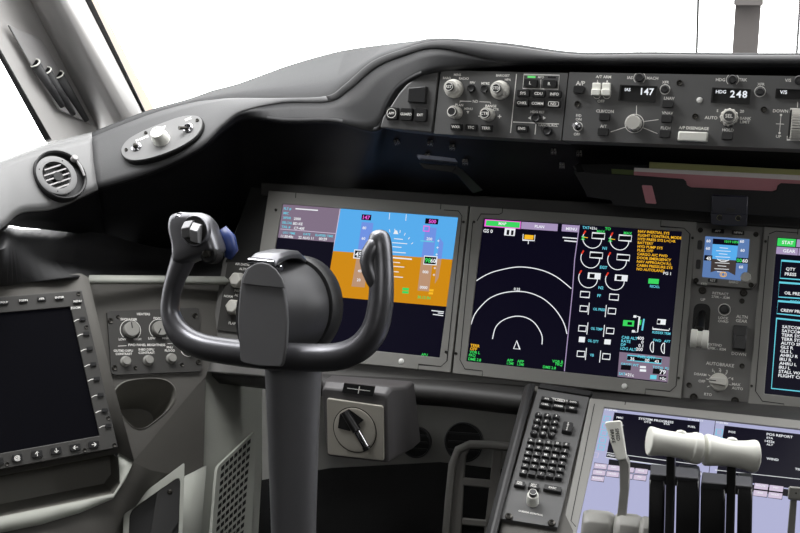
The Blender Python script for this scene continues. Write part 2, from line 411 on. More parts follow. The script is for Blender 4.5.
for a in (100, 200, 300): b.lathe([(.0011, .0035), (.0011, .0045)], 18 * k * math.cos(math.radians(a)), 18 * k * math.sin(math.radians(a)), seg=8, mi=1)
b.build('bezel_ring', [M_sill, M_gap], T, (u2, v2, 0))
b = MB()
for i in range(-2, 3):
    y = i * 5.4 * k; hw = math.sqrt(max(0, (14.4 * k) ** 2 - y * y)); a = math.radians(58)
    if hw > .004: b.stroke([(-hw * math.cos(a) - y * math.sin(a), y * math.cos(a) - hw * math.sin(a)), (hw * math.cos(a) - y * math.sin(a), y * math.cos(a) + hw * math.sin(a))], .0022, .002, 0)
b.lathe([(5 * k, -.006), (5 * k, .003)], seg=20, mi=1); b.lathe([(14.5 * k, -.0065), (14.5 * k, -.006)], seg=36, mi=1)
b.build('slat_grille', [M_holder, M_gap], T, (u2 + .003, v2, 0))
b = MB(); b.tube([(*fv.uv(74, 160), .004), (*fv.uv(79, 168), .006), (*fv.uv(83, 177), .005)], [.0018, .0024, .0018], 12); b.lathe([(.005, .002), (.005, .009), (.004, .0105)], *fv.uv(73, 160), seg=20)
b.build('vent_lever', [M_holder], T)
# =================================================================== mode control panel + EFIS panel + left switch block
exM, nM = tilt(11)
fM = Fr(P(565, 140, 1.415), exM, nM)
def legend(b, fr, items, h, mi=1):
    for it in items:
        t, x, y, s = it[:4]; al = it[4] if len(it) > 4 else 'C'
        u, v = fr.uv(x, y); b.text(t, u, v, s * fr.sc(x, y), h, mi, al)
def pxs(fr, b, pts, wpx, h, mi, closed=False): b.stroke(fr.q(pts), wpx * fr.sc(*pts[0]), h, mi, closed)
HL = .0004
# switch block
T = thing('master_switch_panel', 'small curved grey panel with three square buttons at the left end of the glareshield', 'control panel', fM.moved(410, 127)); fr = fM.moved(410, 127)
blk = [(438.5, 71.5), (432, 133), (380, 127.5), (383, 117), (391, 105.5), (399, 93), (407, 84), (418, 76.5), (428, 72.5)]
b = MB(); b.prism(fr.q(blk), -.09, 0); b.build('face_plate', [M_mcp, M_legend], T, bevel=.002)
b = MB(); b.prism(fr.q([(409.5, 88), (428, 86.5), (427, 104), (408.5, 103)]), 0, .008, 0, .94); b.build('square_cover', [M_blk], T, bevel=.001)
for (x, y, t) in ((393, 113.6, 'APP'), (407.5, 114.5, 'GUARD'), (421.5, 115.3, 'EXT')): button(T, fr, x, y, 13.4, 13, t, 2.4, .007)
u, v = fr.uv(393, 113.6); b = MB(); b.ring(0, 0, 4.6 * fr.sc(393, 113), .0008, 0, 0); b.build('ring_mark', [M_legend], T, (u, v, .0076))
# EFIS
fr = fM.moved(498, 138); k = fr.sc(500, 100)
T = thing('display_control_panel', 'grey display control panel with four pale knobs left of the 147 window', 'control panel', fr)
b = MB(); b.prism(fr.q([(441, 70.3), (568, 73), (561, 140.8), (433.8, 133.6)]), -.09, 0)
legend(b, fr, [('MINS', 457.5, 74.7, 2.3), ('RADIO', 464, 78.5, 2.3), ('BARO', 447, 78, 2.2), ('BAROSET', 503, 75.5, 2.3), ('HPA', 508, 79.7, 2.3), ('FPV', 472.7, 82.7, 2.4), ('MTRS', 485.5, 83.4, 2.4), ('ND', 475.5, 101.4, 2.6),
               ('PLAN', 459.3, 105, 2.4), ('MENU', 468.5, 108.8, 2.2), ('RANGE', 491, 106, 2.4), ('CTR', 496, 109.5, 2.2), ('HDG REF', 537.5, 112, 2.4), ('CANCEL/RCL', 548, 125.3, 2.3), ('+', 499.6, 116.5, 5), ('-', 479.3, 115.3, 5), ('MFD', 541, 77.2, 2.2)], HL)
pxs(fr, b, [(516.6, 74), (510.6, 133)], .9, HL, 1)
pxs(fr, b, [(524, 74.5), (559.4, 75.2), (558.2, 89.4), (522.8, 88.4)], .9, HL, 1, True); pxs(fr, b, [(541, 79.5), (540.5, 89)], .6, HL, 1)
pxs(fr, b, [(513.2, 122), (559, 124)], .9, HL, 1); pxs(fr, b, [(536, 124), (535, 134.5)], .9, HL, 1)
pxs(fr, b, [(460, 103), (460, 101.2), (471.5, 101.4)], .6, HL, 1); pxs(fr, b, [(479.5, 101.7), (490.5, 102.2), (490.5, 104)], .6, HL, 1)
b.flat(fr.q([(466.5, 111), (469.5, 111.1), (468, 114)]), HL, 1)
for s, x in ((-1, 529.5), (1, 544.5)): b.flat(fr.q([(x + s * 1.6, 118), (x - s * 1.4, 116.2), (x - s * 1.4, 119.8)]), HL, 1)
b.flat(fr.q([(527.6, 75.9), (535.6, 76.1), (535.5, 78.0), (527.5, 77.8)]), HL, 2); b.flat(fr.q([(548, 76.4), (556, 76.6), (555.9, 78.3), (547.9, 78.1)]), HL, 3)
b.build('face_plate', [M_mcp, M_legend, E['led'], M_gap], T, bevel=.0012)
knob(T, fr, 454.8, 89, 9.2, .024, 4.2, 'RST', name='minimums_knob'); knob(T, fr, 501, 90.5, 9.4, .024, 4.4, 'STD', name='baro_knob')
knob(T, fr, 456.5, 113, 6.4, .02, 4.4, '', name='mode_knob', skirt=1); knob(T, fr, 489, 115, 6.6, .02, 4.6, 'CTR', name='range_knob', skirt=1)
rbutton(T, fr, 471.8, 88.7, 4); rbutton(T, fr, 485, 89.2, 4); rbutton(T, fr, 537, 118, 4.6, .012); rbutton(T, fr, 548.3, 131.2, 4.6, .012)
for x, y, t in ((457, 127.1, 'WXR'), (471.8, 127.7, 'TFC'), (487, 128.4, 'TERR'), (522.5, 128.7, 'ENG')): button(T, fr, x, y, 12.6, 6.8, t, 2.6)
button(T, fr, 531, 83.4, 14, 8, 'L', 3); button(T, fr, 550, 84.2, 14, 8, 'R', 3)
for x, y, t, bx in ((523.8, 93.6, 'SYS', 0), (539.2, 94, 'CDU', 0), (555.2, 94.5, 'INFO', 0), (522.9, 103.3, 'CHKL', 0), (538.2, 103.8, 'COMM', 0), (554.2, 104.3, 'ND', 1)): button(T, fr, x, y, 13.4, 7, t, 2.7, box=bool(bx))
# MCP
fr = fM.moved(700, 146); k = fr.sc(680, 110)
T = thing('mode_control_panel', 'long grey autopilot control panel with lit 147 and 248 windows under the windscreen', 'control panel', fr)
b = MB(); b.prism(fr.q([(569.2, 72.2), (860, 77.3), (852, 151), (562.2, 140.3)]), -.09, 0)
legend(b, fr, [('A/P', 580.5, 83.2, 4.2), ('A/T ARM', 603.5, 76.8, 2.7), ('L', 598, 81.3, 2.4), ('R', 607.5, 81.6, 2.4), ('OFF', 601, 101.2, 2.8), ('IAS', 630, 77.6, 2.8), ('MACH', 652.5, 78.2, 2.8), ('XFR', 665.6, 82.2, 2.6), ('LNAV', 669.3, 98.3, 2.8),
               ('VNAV', 667.5, 113, 2.8), ('FLCH', 665.6, 128, 2.8), ('CLB/CON', 605, 111.2, 2.8), ('A/T', 603.5, 126.2, 2.9), ('F/D', 578.8, 115.6, 2.6), ('ON', 578.6, 119.3, 2.6), ('OFF', 577, 134.2, 2.6), ('A/P DISENGAGE', 693.8, 128.1, 2.8),
               ('HDG', 720.5, 79.7, 2.9), ('TRK', 743, 79.8, 2.9), ('XFR', 761, 84.2, 2.6), ('AUTO', 711, 117.7, 3), ('5', 717.5, 110.7, 2.5), ('20', 742, 111.3, 2.8), ('BANK', 745.6, 118.4, 2.8), ('LIMIT', 745, 122, 2.8), ('HOLD', 728, 130, 2.8),
               ('V/S', 788, 80.3, 3), ('DOWN', 780.5, 111, 3), ('UP', 778.5, 136.5, 2.8)], HL)
for (x0, y0, x1, y1) in ((636.4, 114.5, 636.6, 105.5), (643, 121.7, 658.5, 119.6), (642.5, 127.5, 657.5, 133.6), (626, 127, 610.5, 132)): pxs(fr, b, [(x0, y0), (x1, y1)], .7, HL, 1)
for (x, y, r) in ((634.4, 123.5, 9.3), (665, 89.4, 4.8), (760, 91.6, 5), (578, 126.6, 4.6)): u, v = fr.uv(x, y); b.ring(u, v, r * k, .7 * k, HL, 1)
for x in (597, 606.8): u, v = fr.uv(x, 95.2); b.ring(u, v, 3.6 * k, .6 * k, HL, 1, 190, 350, 10)
for (x, y, a0, a1) in ((639.6, 77.9, 130, 230), (639.6, 77.9, -50, 50), (732.5, 79.6, 130, 230), (732.5, 79.6, -50, 50)): u, v = fr.uv(x, y); b.ring(u, v, 5.8 * k, .6 * k, HL, 1, a0, a1, 8)
pxs(fr, b, [(781, 115), (779.5, 133)], .6, HL, 1); pxs(fr, b, [(776, 123.8), (784, 124.2)], .6, HL, 1)
for (x, y) in ((781, 115), (779.5, 133)): u, v = fr.uv(x, y); b.ring(u, v, .6 * k, 1.1 * k, HL, 1, seg=10)
pxs(fr, b, [(790, 113), (790.4, 108.7), (806, 109.2)], .8, HL, 1); pxs(fr, b, [(787.3, 136), (787, 139.8), (806, 140.4)], .8, HL, 1); pxs(fr, b, [(797.5, 107.5), (797.7, 102)], .8, HL, 1)
u, v = fr.uv(699.6, 100.2); b.lathe([(3 * k, 0), (2.6 * k, .0012), (1 * k, .0018)], u, v, seg=18, mi=2)
b.build('face_plate', [M_mcp, M_legend, M_dot], T, bevel=.0012)
def window(name, pts, items):
    q = fr.q(pts); b = MB(); cu = sum(p[0] for p in q) / 4; cv = sum(p[1] for p in q) / 4
    o = [(cu + (p[0] - cu) * 1.07, cv + (p[1] - cv) * 1.14) for p in q]
    b.frame(o, q, -.001, .0035, 0); b.flat(q, .0006, 1)
    legend(b, fr, items, .001, 2); return b.build(name, [M_gap, M_gap, E['segw']], T)
window('speed_window', [(621.5, 86), (656, 87.4), (654.5, 101.4), (619.8, 100)], [('IAS', 627.8, 89.6, 3.0), ('1', 641.6, 91.4, 6.4), ('4', 646.4, 91.6, 6.4), ('7', 651.6, 91.8, 6.4)])
window('heading_window', [(713.5, 88.7), (749.5, 90.4), (748.3, 103.4), (712, 101.7)], [('HDG', 721, 91.8, 3.2), ('2', 732.6, 94, 6.6), ('4', 738.8, 94.2, 6.6), ('8', 744.8, 94.4, 6.6)])
window('vertical_speed_window', [(777.5, 89.4), (822, 91.2), (821, 99.5), (776.6, 97.6)], [('V/S', 783.5, 92.2, 3.4)])
for x, y in ((579.3, 90), (668, 104.2), (666.8, 119), (665, 134), (605, 117.3), (603.4, 132), (727.4, 136)): button(T, fr, x, y, 11, 7.4, th=.008)
for x in (596.8, 606.8):
    b = MB(); u, v = fr.uv(x, 89.8); b.prism([(-.0058, -.0085), (.0058, -.0085), (.0058, 0), (-.0058, 0)], 0, .011); b.prism([(-.0055, 0), (.0055, 0), (.0055, .0085), (-.0055, .0085)], 0, .007); b.build('rocker_switch', [M_white], T, (u, v, 0), bevel=.001)
for x, y in ((639.6, 77.9), (732.5, 79.6), (798.6, 80.3)): rbutton(T, fr, x, y, 4.3, .006, 'rocker_button')
for x, y in ((665, 89.4), (760, 91.6)): rbutton(T, fr, x, y, 3.8, .004, 'transfer_button')
for x, y in ((679.5, 82.9), (577.4, 104), (695.2, 116.4), (763.8, 109.6)): screw(T, fr, x, y, 3)
knob(T, fr, 634.6, 123.8, 7.4, .026, flute=(12, .05), name='speed_knob', skirt=1)
o = knob(T, fr, 729.2, 117.8, 8.6, .014, flute=(12, .06), name='heading_knob', skirt=1)
b = MB(); rc = 6.2 * k; b.lathe([(rc * 1.05, 0), (rc, .012), (rc * .94, .014)], seg=28); b.lathe([(rc * .8, .0142), (rc * .78, .0155)], seg=28, mi=1); b.text('SEL', 0, 0, rc * .55, .0158, 2); b.build('knob_cap', [M_knob, M_knobd, M_legend], o, (0, 0, .014))
u, v = fr.uv(578, 126.6); b = MB(); b.lathe([(.0045, -.001), (.0045, .003), (.003, .004)], seg=18); b.tube([(0, 0, .003), (-.004, .001, .012)], [.0018, .0026], 10); b.build('toggle_switch', [M_chrome], T, (u, v, 0))
b = MB(); q = fr.q([(678.6, 131.6), (708.6, 132.8), (707.6, 142.6), (677.4, 141.2)]); b.prism(q, 0, .012, 0, .97); b.build('disengage_bar', [M_white], T, bevel=.0015)
u, v = fr.uv(796, 124); b = MB(); b.rect(0, 0, 13 * k, 26 * k, 0, .0006, 1)
for i in range(15):
    a0 = math.radians(-75 + i * 10); r = .019; b.prism([(-.006, r * math.sin(a0) - .0012), (.006, r * math.sin(a0) - .0012), (.006, r * math.sin(a0) + .0012), (-.006, r * math.sin(a0) + .0012)], 0, .0005 + r * math.cos(a0) * .7)
b.build('vertical_speed_wheel', [M_knob, M_gap], T, (u, v, 0), bevel=.0004)
# underside latches
und = MB(); und.v = gs_b.v; und.f = gs_b.f
for i, (x, y) in enumerate(((396.5, 141), (430.5, 142), (452.5, 146), (465.5, 161), (553.8, 150.4), (562.2, 164.5), (579.5, 152.3), (428, 155.2))):
    p, n = hit(gs_b, x, y); f2 = Fr(p + n * .001, Vector((1, 0, 0)), n); kk = depth(p) / F
    b = MB()
    for s in (-1, 1):
        b.rect(s * 1.5 * kk, 0, 2 * kk, 5.4 * kk, -.002, .004)
        b.rect(s * 1.5 * kk, 1.6 * kk, 1.2 * kk, 1. * kk, .004, .0046, 1); b.rect(s * 1.5 * kk, -1.6 * kk, 1.2 * kk, 1. * kk, .004, .0046, 1)
    T = b.build('latch', [M_latch, M_gap])
    T.matrix_world = f2.M; MW[T.name] = f2.M
    tag(T, 'small dark twin latch on the black underside below the glareshield', 'latch', 'latches under the glareshield')
# folding strap/handle under the display control panel
b = MB()
b.loft([[P(417, 154.5, 1.50), P(419.5, 158, 1.505), P(419.5, 160, 1.53), P(417, 156.5, 1.53)], [P(440, 156.5, 1.50), P(441.5, 160.5, 1.505), P(441.5, 162.5, 1.53), P(440, 158.5, 1.53)], [P(455, 158.5, 1.50), P(457.5, 162, 1.505), P(457.5, 164, 1.53), P(455, 160.5, 1.53)]], 0)
T = thing('underside_handle', 'black angled handle with a pale highlight painted on its top edge hanging below the display control panel', 'handle', loc=P(440, 165, 1.53))
b.build('edge_highlight', [M_shine], T, world=True)
b = MB(); ww = .006
def strip(pts): return [[p + Vector((0, 0, 0)) for p in r] for r in pts]
b.loft([[P(419, 163, 1.515), P(424, 169, 1.515), P(424, 169, 1.54), P(419, 163, 1.54)], [P(457, 166, 1.515), P(452, 172.5, 1.515), P(452, 172.5, 1.54), P(457, 166, 1.54)], [P(463, 170, 1.53), P(457, 175, 1.53), P(457, 175, 1.555), P(463, 170, 1.555)], [P(483, 190, 1.62), P(473, 193.5, 1.62), P(473, 193.5, 1.65), P(483, 190, 1.65)]], 0)
b.build('strap', [M_gap], T, world=True, bevel=.001)
# =================================================================== main instrument panel
exP, nP = tilt(25); fP0 = Fr((0, 0, 1.0), exP, nP); fP = fP0.sub(-.012)   # board lies behind the displays
T = thing('instrument_panel', 'grey main instrument board behind the large displays', 'instrument panel', fP)
b = MB(); b.prism(fP.q([(252, 188), (860, 226.5), (842, 425), (205, 372), (222, 262)]), -.03, 0); b.build('panel_board', [M_panel], T, bevel=.003)
b = MB(); b.prism(fP.q([(262, 183), (440, 194), (860, 218.5), (858, 233), (440, 207), (262, 196)]), 0, .006); b.build('upper_rail', [M_lip], T, bevel=.002)  # rail in darker grey, shade at the panel top put into its colour
b = MB(); b.prism(fP.q([(251.5, 187.5), (272, 189), (262, 265), (226, 262)]), -.002, .002); b.build('left_shade_plate', [M_gap], T)  # black plate over the board end, standing in for hood shade
# lower lip beam
b = MB()
A = [P(212, 365, 1.82), P(262, 370.5, 1.77), P(330, 379, 1.715), P(452, 388, 1.645), P(545, 398, 1.59), P(610, 405, 1.55), P(700, 415, 1.50), P(860, 433, 1.42)]
ring = []
for p in A:
    ring.append([p + Vector((0, .06, .01)), p + Vector((0, -.004, .008)), p + Vector((0, -.018, .0)), p + Vector((0, -.02, -.012)), p + Vector((0, -.006, -.03)), p + Vector((0, .03, -.034)), p + Vector((0, .08, -.03))])
b.loft(ring, 0); b.build('lower_lip', [M_lip], T, world=True, sharp=70)
def display(name, label, outer, inner, gap=True, th=.012, notch=None, dots=(), scr=()):
    fr = fP0.moved(sum(p[0] for p in outer) / 4, max(p[1] for p in outer)); k = fr.sc(*outer[0])
    T = thing(name, label, 'display', fr)
    o = fr.q(outer); i_ = fr.q(inner)
    b = MB(); cu = sum(p[0] for p in o) / 4; cv = sum(p[1] for p in o) / 4
    og = [(cu + (p[0] - cu) * 1.004, cv + (p[1] - cv) * 1.004) for p in o]
    b.frame(o, i_, -th, .0, 0)
    for pts in (notch or []): pxs(fr, b, pts, .8, .0003, 1)
    bz = b.build('bezel', [M_bezel, M_gap], T, bevel=.0012)
    for (x, y) in dots:
        u, v = fr.uv(x, y); b = MB(); b.lathe([(2.8 * k, -.001), (2.6 * k, .0008), (1.6 * k, .0018), (.4 * k, .0022)], seg=20); b.build('light_sensor', [M_dot], T, (u, v, 0))
    for (x, y) in scr: screw(T, fr, x, y, 1.4)
    fs = Fr(fr.w(0, 0, -.003), fr.ex, fr.n)
    s = MB(); s.flat(fs.q(inner), 0, 0)
    return T, fr, fs, s
SM = ['navy', 'black', 'mauve', 'sky', 'tape', 'ground', 'tapeb', 'white', 'cyan', 'magenta', 'green', 'amber', 'red', 'lav', 'mauvel', 'rose', 'brown', 'skyd']
SI = {k_: i for i, k_ in enumerate(SM)}
class Scr:
    def __init__(s, fs, mb): s.f = fs; s.b = mb; s.h = .0001
    def poly(s, pts, c): s.h += .000012; s.b.flat(s.f.q(pts), s.h, SI[c])
    def line(s, pts, w, c, closed=False): s.h += .000012; s.b.stroke(s.f.q(pts), w * s.f.sc(*pts[0]), s.h, SI[c], closed)
    def text(s, t, x, y, hp, c, al='L', sx=1.): s.h += .000012; u, v = s.f.uv(x, y); s.b.text(t, u, v, hp * s.f.sc(x, y), s.h, SI[c], al, 0, sx)
    def box(s, x, y, w, h, c, slope=.07): 
        s.poly([(x - w / 2 + .12 * h / 2, y - h / 2 - slope * w / 2), (x + w / 2 + .12 * h / 2, y - h / 2 + slope * w / 2), (x + w / 2 - .12 * h / 2, y + h / 2 + slope * w / 2), (x - w / 2 - .12 * h / 2, y + h / 2 - slope * w / 2)], c)
    def obox(s, x, y, w, h, c, lw=.7, slope=.07):
        s.line([(x - w / 2 + .12 * h / 2, y - h / 2 - slope * w / 2), (x + w / 2 + .12 * h / 2, y - h / 2 + slope * w / 2), (x + w / 2 - .12 * h / 2, y + h / 2 + slope * w / 2), (x - w / 2 - .12 * h / 2, y + h / 2 - slope * w / 2)], lw, c, True)
    def done(s, T): return s.b.build('screen', [E[k_] for k_ in SM], T, (0, 0, -.003))
# ---- display 1: primary flight display
T, fr, fs, mb_ = display('flight_display', 'large display with blue sky and orange ground horizon behind the control yoke', [(268.5, 190.5), (468.6, 206), (450.6, 372.8), (244, 352)], [(282.6, 203.8), (458.2, 217.2), (439.6, 357.6), (259.5, 338.5)],
    notch=[[(296, 193), (295.6, 198)], [(441, 204), (440.5, 209.5)], [(418, 370), (418.5, 364.5), (441, 366.5), (447, 361), (462, 216), (458.5, 211), (444, 210)]], dots=[(401.3, 361.3)], scr=[(463.5, 222), (446, 352), (276, 210)])
s = Scr(fs, mb_)
s.poly([(283.2, 204.3), (340.3, 208.3), (334.6, 242.3), (277.9, 237.6)], 'mauve'); s.line([(280.5, 229), (335.5, 233.5)], .6, 'rose'); s.line([(340.3, 208.3), (334.6, 242.3), (332, 262)], .8, 'rose')
s.poly([(340.9, 208.3), (458.2, 217.2), (452.6, 259.5), (333.2, 251)], 'sky'); s.poly([(333.2, 251), (452.6, 259.5), (446.4, 306.6), (325.5, 296)], 'ground')
for t, x, y in (('FLT #', 284, 208.5), ('MIC', 283.6, 213), ('XPDR', 283, 217.6), ('SELCAL', 282.3, 222.4), ('TAIL #', 281.6, 226.6)): s.text(t, x, y, 2.3, 'cyan')
s.line([(295.5, 208.7), (318, 210.4)], 1.2, 'white'); s.text('2000', 294, 218.6, 2.6, 'white'); s.text('BD-KE', 293.2, 223.4, 2.6, 'white'); s.text('C7-40E', 294, 228, 2.6, 'white')
s.text('UTC TIME', 283, 232.6, 2.1, 'cyan'); s.text('DATE', 303.5, 234, 2.1, 'cyan'); s.text('ELAPSED TIME', 315.5, 235, 2.1, 'cyan'); s.text('11:20:40z', 281, 236, 2.5, 'white'); s.text('22 AUG 11', 298.5, 237.3, 2.5, 'white'); s.text('00:29', 319, 238.7, 2.7, 'white')
s.poly([(361.8, 222), (373.5, 223), (369.5, 254), (357.5, 253)], 'tape'); s.poly([(357.5, 253), (369.5, 254), (364.6, 287.5), (351.5, 286.4)], 'tapeb')
s.poly([(425.5, 227), (436.8, 228), (433.2, 258), (421.6, 257)], 'tape'); s.poly([(421.6, 257), (433.2, 258), (429, 291.5), (417.6, 290.5)], 'tapeb')
s.poly([(439.5, 237), (443.5, 243), (441.6, 259), (437, 258.6)], 'tape'); s.poly([(437, 258.6), (441.6, 259), (438.5, 278), (434.8, 284)], 'tapeb')
s.box(366.5, 217.4, 9.5, 5.6, 'black'); s.text('147', 366.6, 217.5, 3.8, 'magenta', 'C'); s.box(431.8, 221.4, 13, 5.4, 'black'); s.text('500', 432.6, 221.5, 3.6, 'magenta', 'C')
s.line([(389.8, 213), (389.2, 219.5)], .6, 'white'); s.line([(406.4, 214.3), (405.8, 221)], .6, 'white')
s.box(358.6, 254.2, 9.6, 9, 'white'); s.box(358.6, 254.2, 7.6, 7, 'black'); s.text('45', 358.6, 254.4, 5, 'white', 'C')
s.box(430.5, 260.5, 13.4, 9, 'white'); s.box(430.3, 260.5, 11.6, 7.2, 'black'); s.text('98', 428, 260.4, 4.4, 'green', 'C'); s.text('60', 433.3, 260.8, 4, 'white', 'C')
for i in range(4): s.text(str(80 - 20 * i), 364.5 - i * .9 - (3 if i > 1 else 0), (228, 238.5, 271, 280)[i], 2.7, 'white', 'C')
for y, t in ((239, '200'), (272, '000'), (287.5, '0000')): s.text(t, 429.5 - (y - 239) * .12, y, 2.8, 'white', 'C')
s.line([(424, 226), (429.6, 226.5), (429, 231.5), (423.4, 231)], .9, 'magenta', True); s.line([(420.5, 240.8), (434, 242)], 1, 'cyan')
for i, (dx, y) in enumerate(((7, 239), (12, 243), (7, 247), (12, 252.2), (7, 262.4), (12, 266.4), (7, 271.6), (12, 276.6))): s.line([(395.5 - i * .7 - dx * .2, y - .3), (396 - i * .7 + dx, y + dx * .07)], .8, 'white')
s.line([(389, 257.4), (412, 259.3)], 1.4, 'white'); s.poly([(393.5, 234), (398.5, 234.3), (397.2, 230.6), (395, 230.4)], 'white')
for a in range(-60, 70, 15):
    aa = math.radians(a); s.line([(395 + 19 * math.sin(aa), 254 - 22 * math.cos(aa) + 19 * math.sin(aa) * .07), (395 + 21 * math.sin(aa), 254 - 25 * math.cos(aa) + 21 * math.sin(aa) * .07)], .7, 'white')
for i in range(6): s.text('+', 438.6 - i * .9, 241 + i * 6.8, 3, 'white', 'C')
s.box(405.8, 289.2, 6.4, 2.6, 'green'); s.box(405.6, 292.4, 6.4, 2.4, 'green'); s.text('30.12 IN', 417.6, 297, 2.7, 'green'); s.box(431.5, 290.4, 4.4, 2.2, 'amber'); s.box(431, 293.4, 4.4, 2.2, 'amber')
s.line([(431.6, 310.6), (444, 312)], .9, 'white'); s.line([(433, 314.4), (443.4, 315.8)], .9, 'white'); s.line([(438, 313), (443.6, 313.6)], .9, 'white'); s.text('APU', 421.5, 354.4, 2.4, 'green')
s.done(T)
# ---- display 2: navigation + engine display
T, fr, fs, mb_ = display('navigation_display', 'large display with white arcs and engine dials right of the control yoke', [(470.2, 206.3), (697, 222), (681.2, 398.8), (452.2, 373.2)], [(483.5, 217.8), (682, 231.3), (667.4, 383), (466.3, 361.2)],
    notch=[[(502.6, 207.6), (502.2, 213)], [(477, 221), (481, 214), (499, 214.4), (502, 213)], [(661, 220.5), (660.6, 226.5), (684, 228.2), (690, 234), (676, 386), (670, 391.4), (645.5, 389), (645, 394.6)], [(472.8, 222), (460, 360), (465, 369), (482.6, 371), (482.2, 376)]], dots=[(624.5, 386.2)], scr=[(692.5, 238), (678.5, 378), (474, 222), (456, 353.5)])
s = Scr(fs, mb_)
s.poly([(485, 219.2), (521, 221.6), (520.4, 229), (484.2, 226.4)], 'magenta'); s.poly([(486.4, 220.3), (520, 222.4), (519.5, 228), (485.8, 225.5)], 'green'); s.text('MAP', 502.5, 223.7, 2.8, 'white', 'C')
s.poly([(521.6, 221.8), (558, 224), (557.4, 231.2), (521, 228.8)], 'mauvel'); s.text('PLAN', 539.5, 226.6, 2.8, 'white', 'C'); s.poly([(562.2, 224.4), (579, 225.6), (578, 232.4), (561.5, 231.2)], 'mauvel'); s.text('MENU', 566, 228.6, 2.8, 'white')
s.text('GS 0', 483.4, 230.6, 3.4, 'white'); s.box(509.8, 232, 10.6, 7.4, 'white'); s.box(508, 232.4, 2.6, 5, 'black'); s.box(512.3, 232.8, 2.4, 4.6, 'black')
s.line([(523.2, 234), (522.8, 240), (534.4, 240.8), (535, 235)], .8, 'white'); s.box(529, 237.2, 9, 4.4, 'amber'); s.line([(528.4, 241), (528.2, 244)], .8, 'white')
s.line([(562.6, 237.4), (578, 238.6)], 1., 'white'); s.line([(564.4, 240.6), (577.6, 241.8)], 1.2, 'white')
def cat2(pts): return [(p.x, p.y) for p in catm([(x, y, 0) for x, y in pts], 6)]
s.line(cat2([(476, 281), (486, 275), (498, 270.6), (518.8, 267), (539.4, 269.6), (556, 276.6), (571.4, 288.6)]), .95, 'white')
s.line(cat2([(471, 324.7), (475, 314), (483, 304.2), (491, 297.6), (503, 293), (517, 291.4), (530, 293), (543, 298.6), (553, 307), (560, 316), (564.6, 325), (567, 334)]), .95, 'white')
s.line(cat2([(492.5, 339), (495.2, 328.4), (500.5, 322), (508, 318), (517, 316.2), (526, 317.6), (534, 322.4), (539.6, 330.2), (542.2, 337), (542, 344.4)]), .95, 'white')
s.line([(516.8, 340.8), (513.6, 348.6), (519.8, 349.2)], .9, 'white', True); s.box(517, 289.2, 8, 2.4, 'black'); s.text('0.25', 517, 289.2, 2.6, 'white', 'C')
s.text('TERR', 470.4, 345.2, 2.8, 'amber'); s.text('OFF', 470.2, 348.6, 2.8, 'amber'); s.text('VOR L', 469.6, 351.8, 2.6, 'green'); s.text('FRQ', 469, 355, 2.6, 'green'); s.text('DME 2.8', 468.4, 358.8, 2.6, 'green')
for x, t in ((507, 'APP'), (517.4, 'APP')): s.text(t, x, 360 + (x - 507) * .1, 2.6, 'green'); s.text('L DME', x, 363 + (x - 507) * .1, 2.4, 'green', sx=.7)
s.text('VOR R', 552.2, 361, 2.6, 'green'); s.text('FRQ', 555.6, 364, 2.6, 'green'); s.text('DME 2.8', 543, 366.8, 2.6, 'green')
s.line([(579.4, 225.4), (574.7, 259.4), (572.6, 290), (564.4, 371.4)], .9, 'mauvel')
s.text('TAT', 582.4, 227.4, 2.6, 'cyan'); s.text('+21c', 589.6, 228, 2.6, 'white'); s.text('TO', 605, 228.6, 2.8, 'green')
def gauge(x, y, r, red=True, mx=False):
    s.line([(x + r * math.cos(math.radians(a)) - .0 * a, y - r * math.sin(math.radians(a)) + r * .07 * math.cos(math.radians(a))) for a in range(150, 376, 9)], .8, 'white')
    if red: s.line([(x - r * .9, y - r * .5), (x - r * .7, y - r * .85)], 1.5, 'red')
    if mx: s.text('x', x - r + .4, y - 1.5, 5, 'green', 'C'); s.line([(x - r + 1, y - 1.5), (x - r + 5, y - 1)], .7, 'amber')
for (x, y, mx) in ((592.2, 238.8, 1), (619.4, 240.6, 1), (590.3, 258.6, 0), (617.1, 260.4, 0), (588.1, 278.4, 0), (614.9, 280.6, 0)): gauge(x, y, 9.4, True, mx)
for (x, y) in ((598.4, 236), (625.2, 238.2), (596.3, 255.3), (623.3, 257.5)): s.box(x, y, 12.5, 5.4, 'black'); s.obox(x, y, 12.5, 5.4, 'white', .8)
for (x, y) in ((594.2, 276), (621.2, 278)): s.box(x, y, 12.8, 6.2, 'white'); s.box(x - 2, y, 5, 4.2, 'black')
s.text('MAX', 597, 231.4, 2.6, 'green'); s.text('MAX', 623.8, 233, 2.6, 'green')
for x, y, t in ((602.6, 248.2, 'N1'), (600, 267.2, 'EGT'), (598.5, 287.6, 'N2'), (597.4, 295.6, 'FF')): s.text(t, x, y, 2.8, 'cyan')
for (x, y) in ((585, 294.6), (614, 297.2)): s.obox(x, y, 9, 5.6, 'white', .8)
for i, t in enumerate(("NAV INERTIAL SYS", "FLIGHT CONTROL MODE", "HYD PRESS SYS L+C+R", "BATTERY", "HYD PUMP SYS", "FUEL OFF", "CARGO A/C FWD", "DOOR EMERGENCY", "NAV APPROACH R,L", "CABIN PRESSURE SYS", "NO AUTOLAND")):
    s.text(t, 638.2 - i * .15, 231.4 + i * 3.76, 2.55, 'amber', sx=1.0)
s.text('PG 1', 663.4, 273.2, 2.8, 'white'); s.box(653.6, 281.4, 10.4, 5, 'green'); s.text('RECALL', 650, 286.2, 2.4, 'cyan', sx=.8)
for (x, y, sd) in ((583.8, 308.8, 1), (612, 311.2, -1), (582.5, 328.6, 1), (610.2, 331, -1), (581, 354, 1), (606.4, 356.6, -1)):
    s.obox(x, y, 7.4, 5.4, 'white', .8); s.line([(x + sd * 5.6, y - 6), (x + sd * 5.6 - 1.2, y + 6)], .8, 'white')
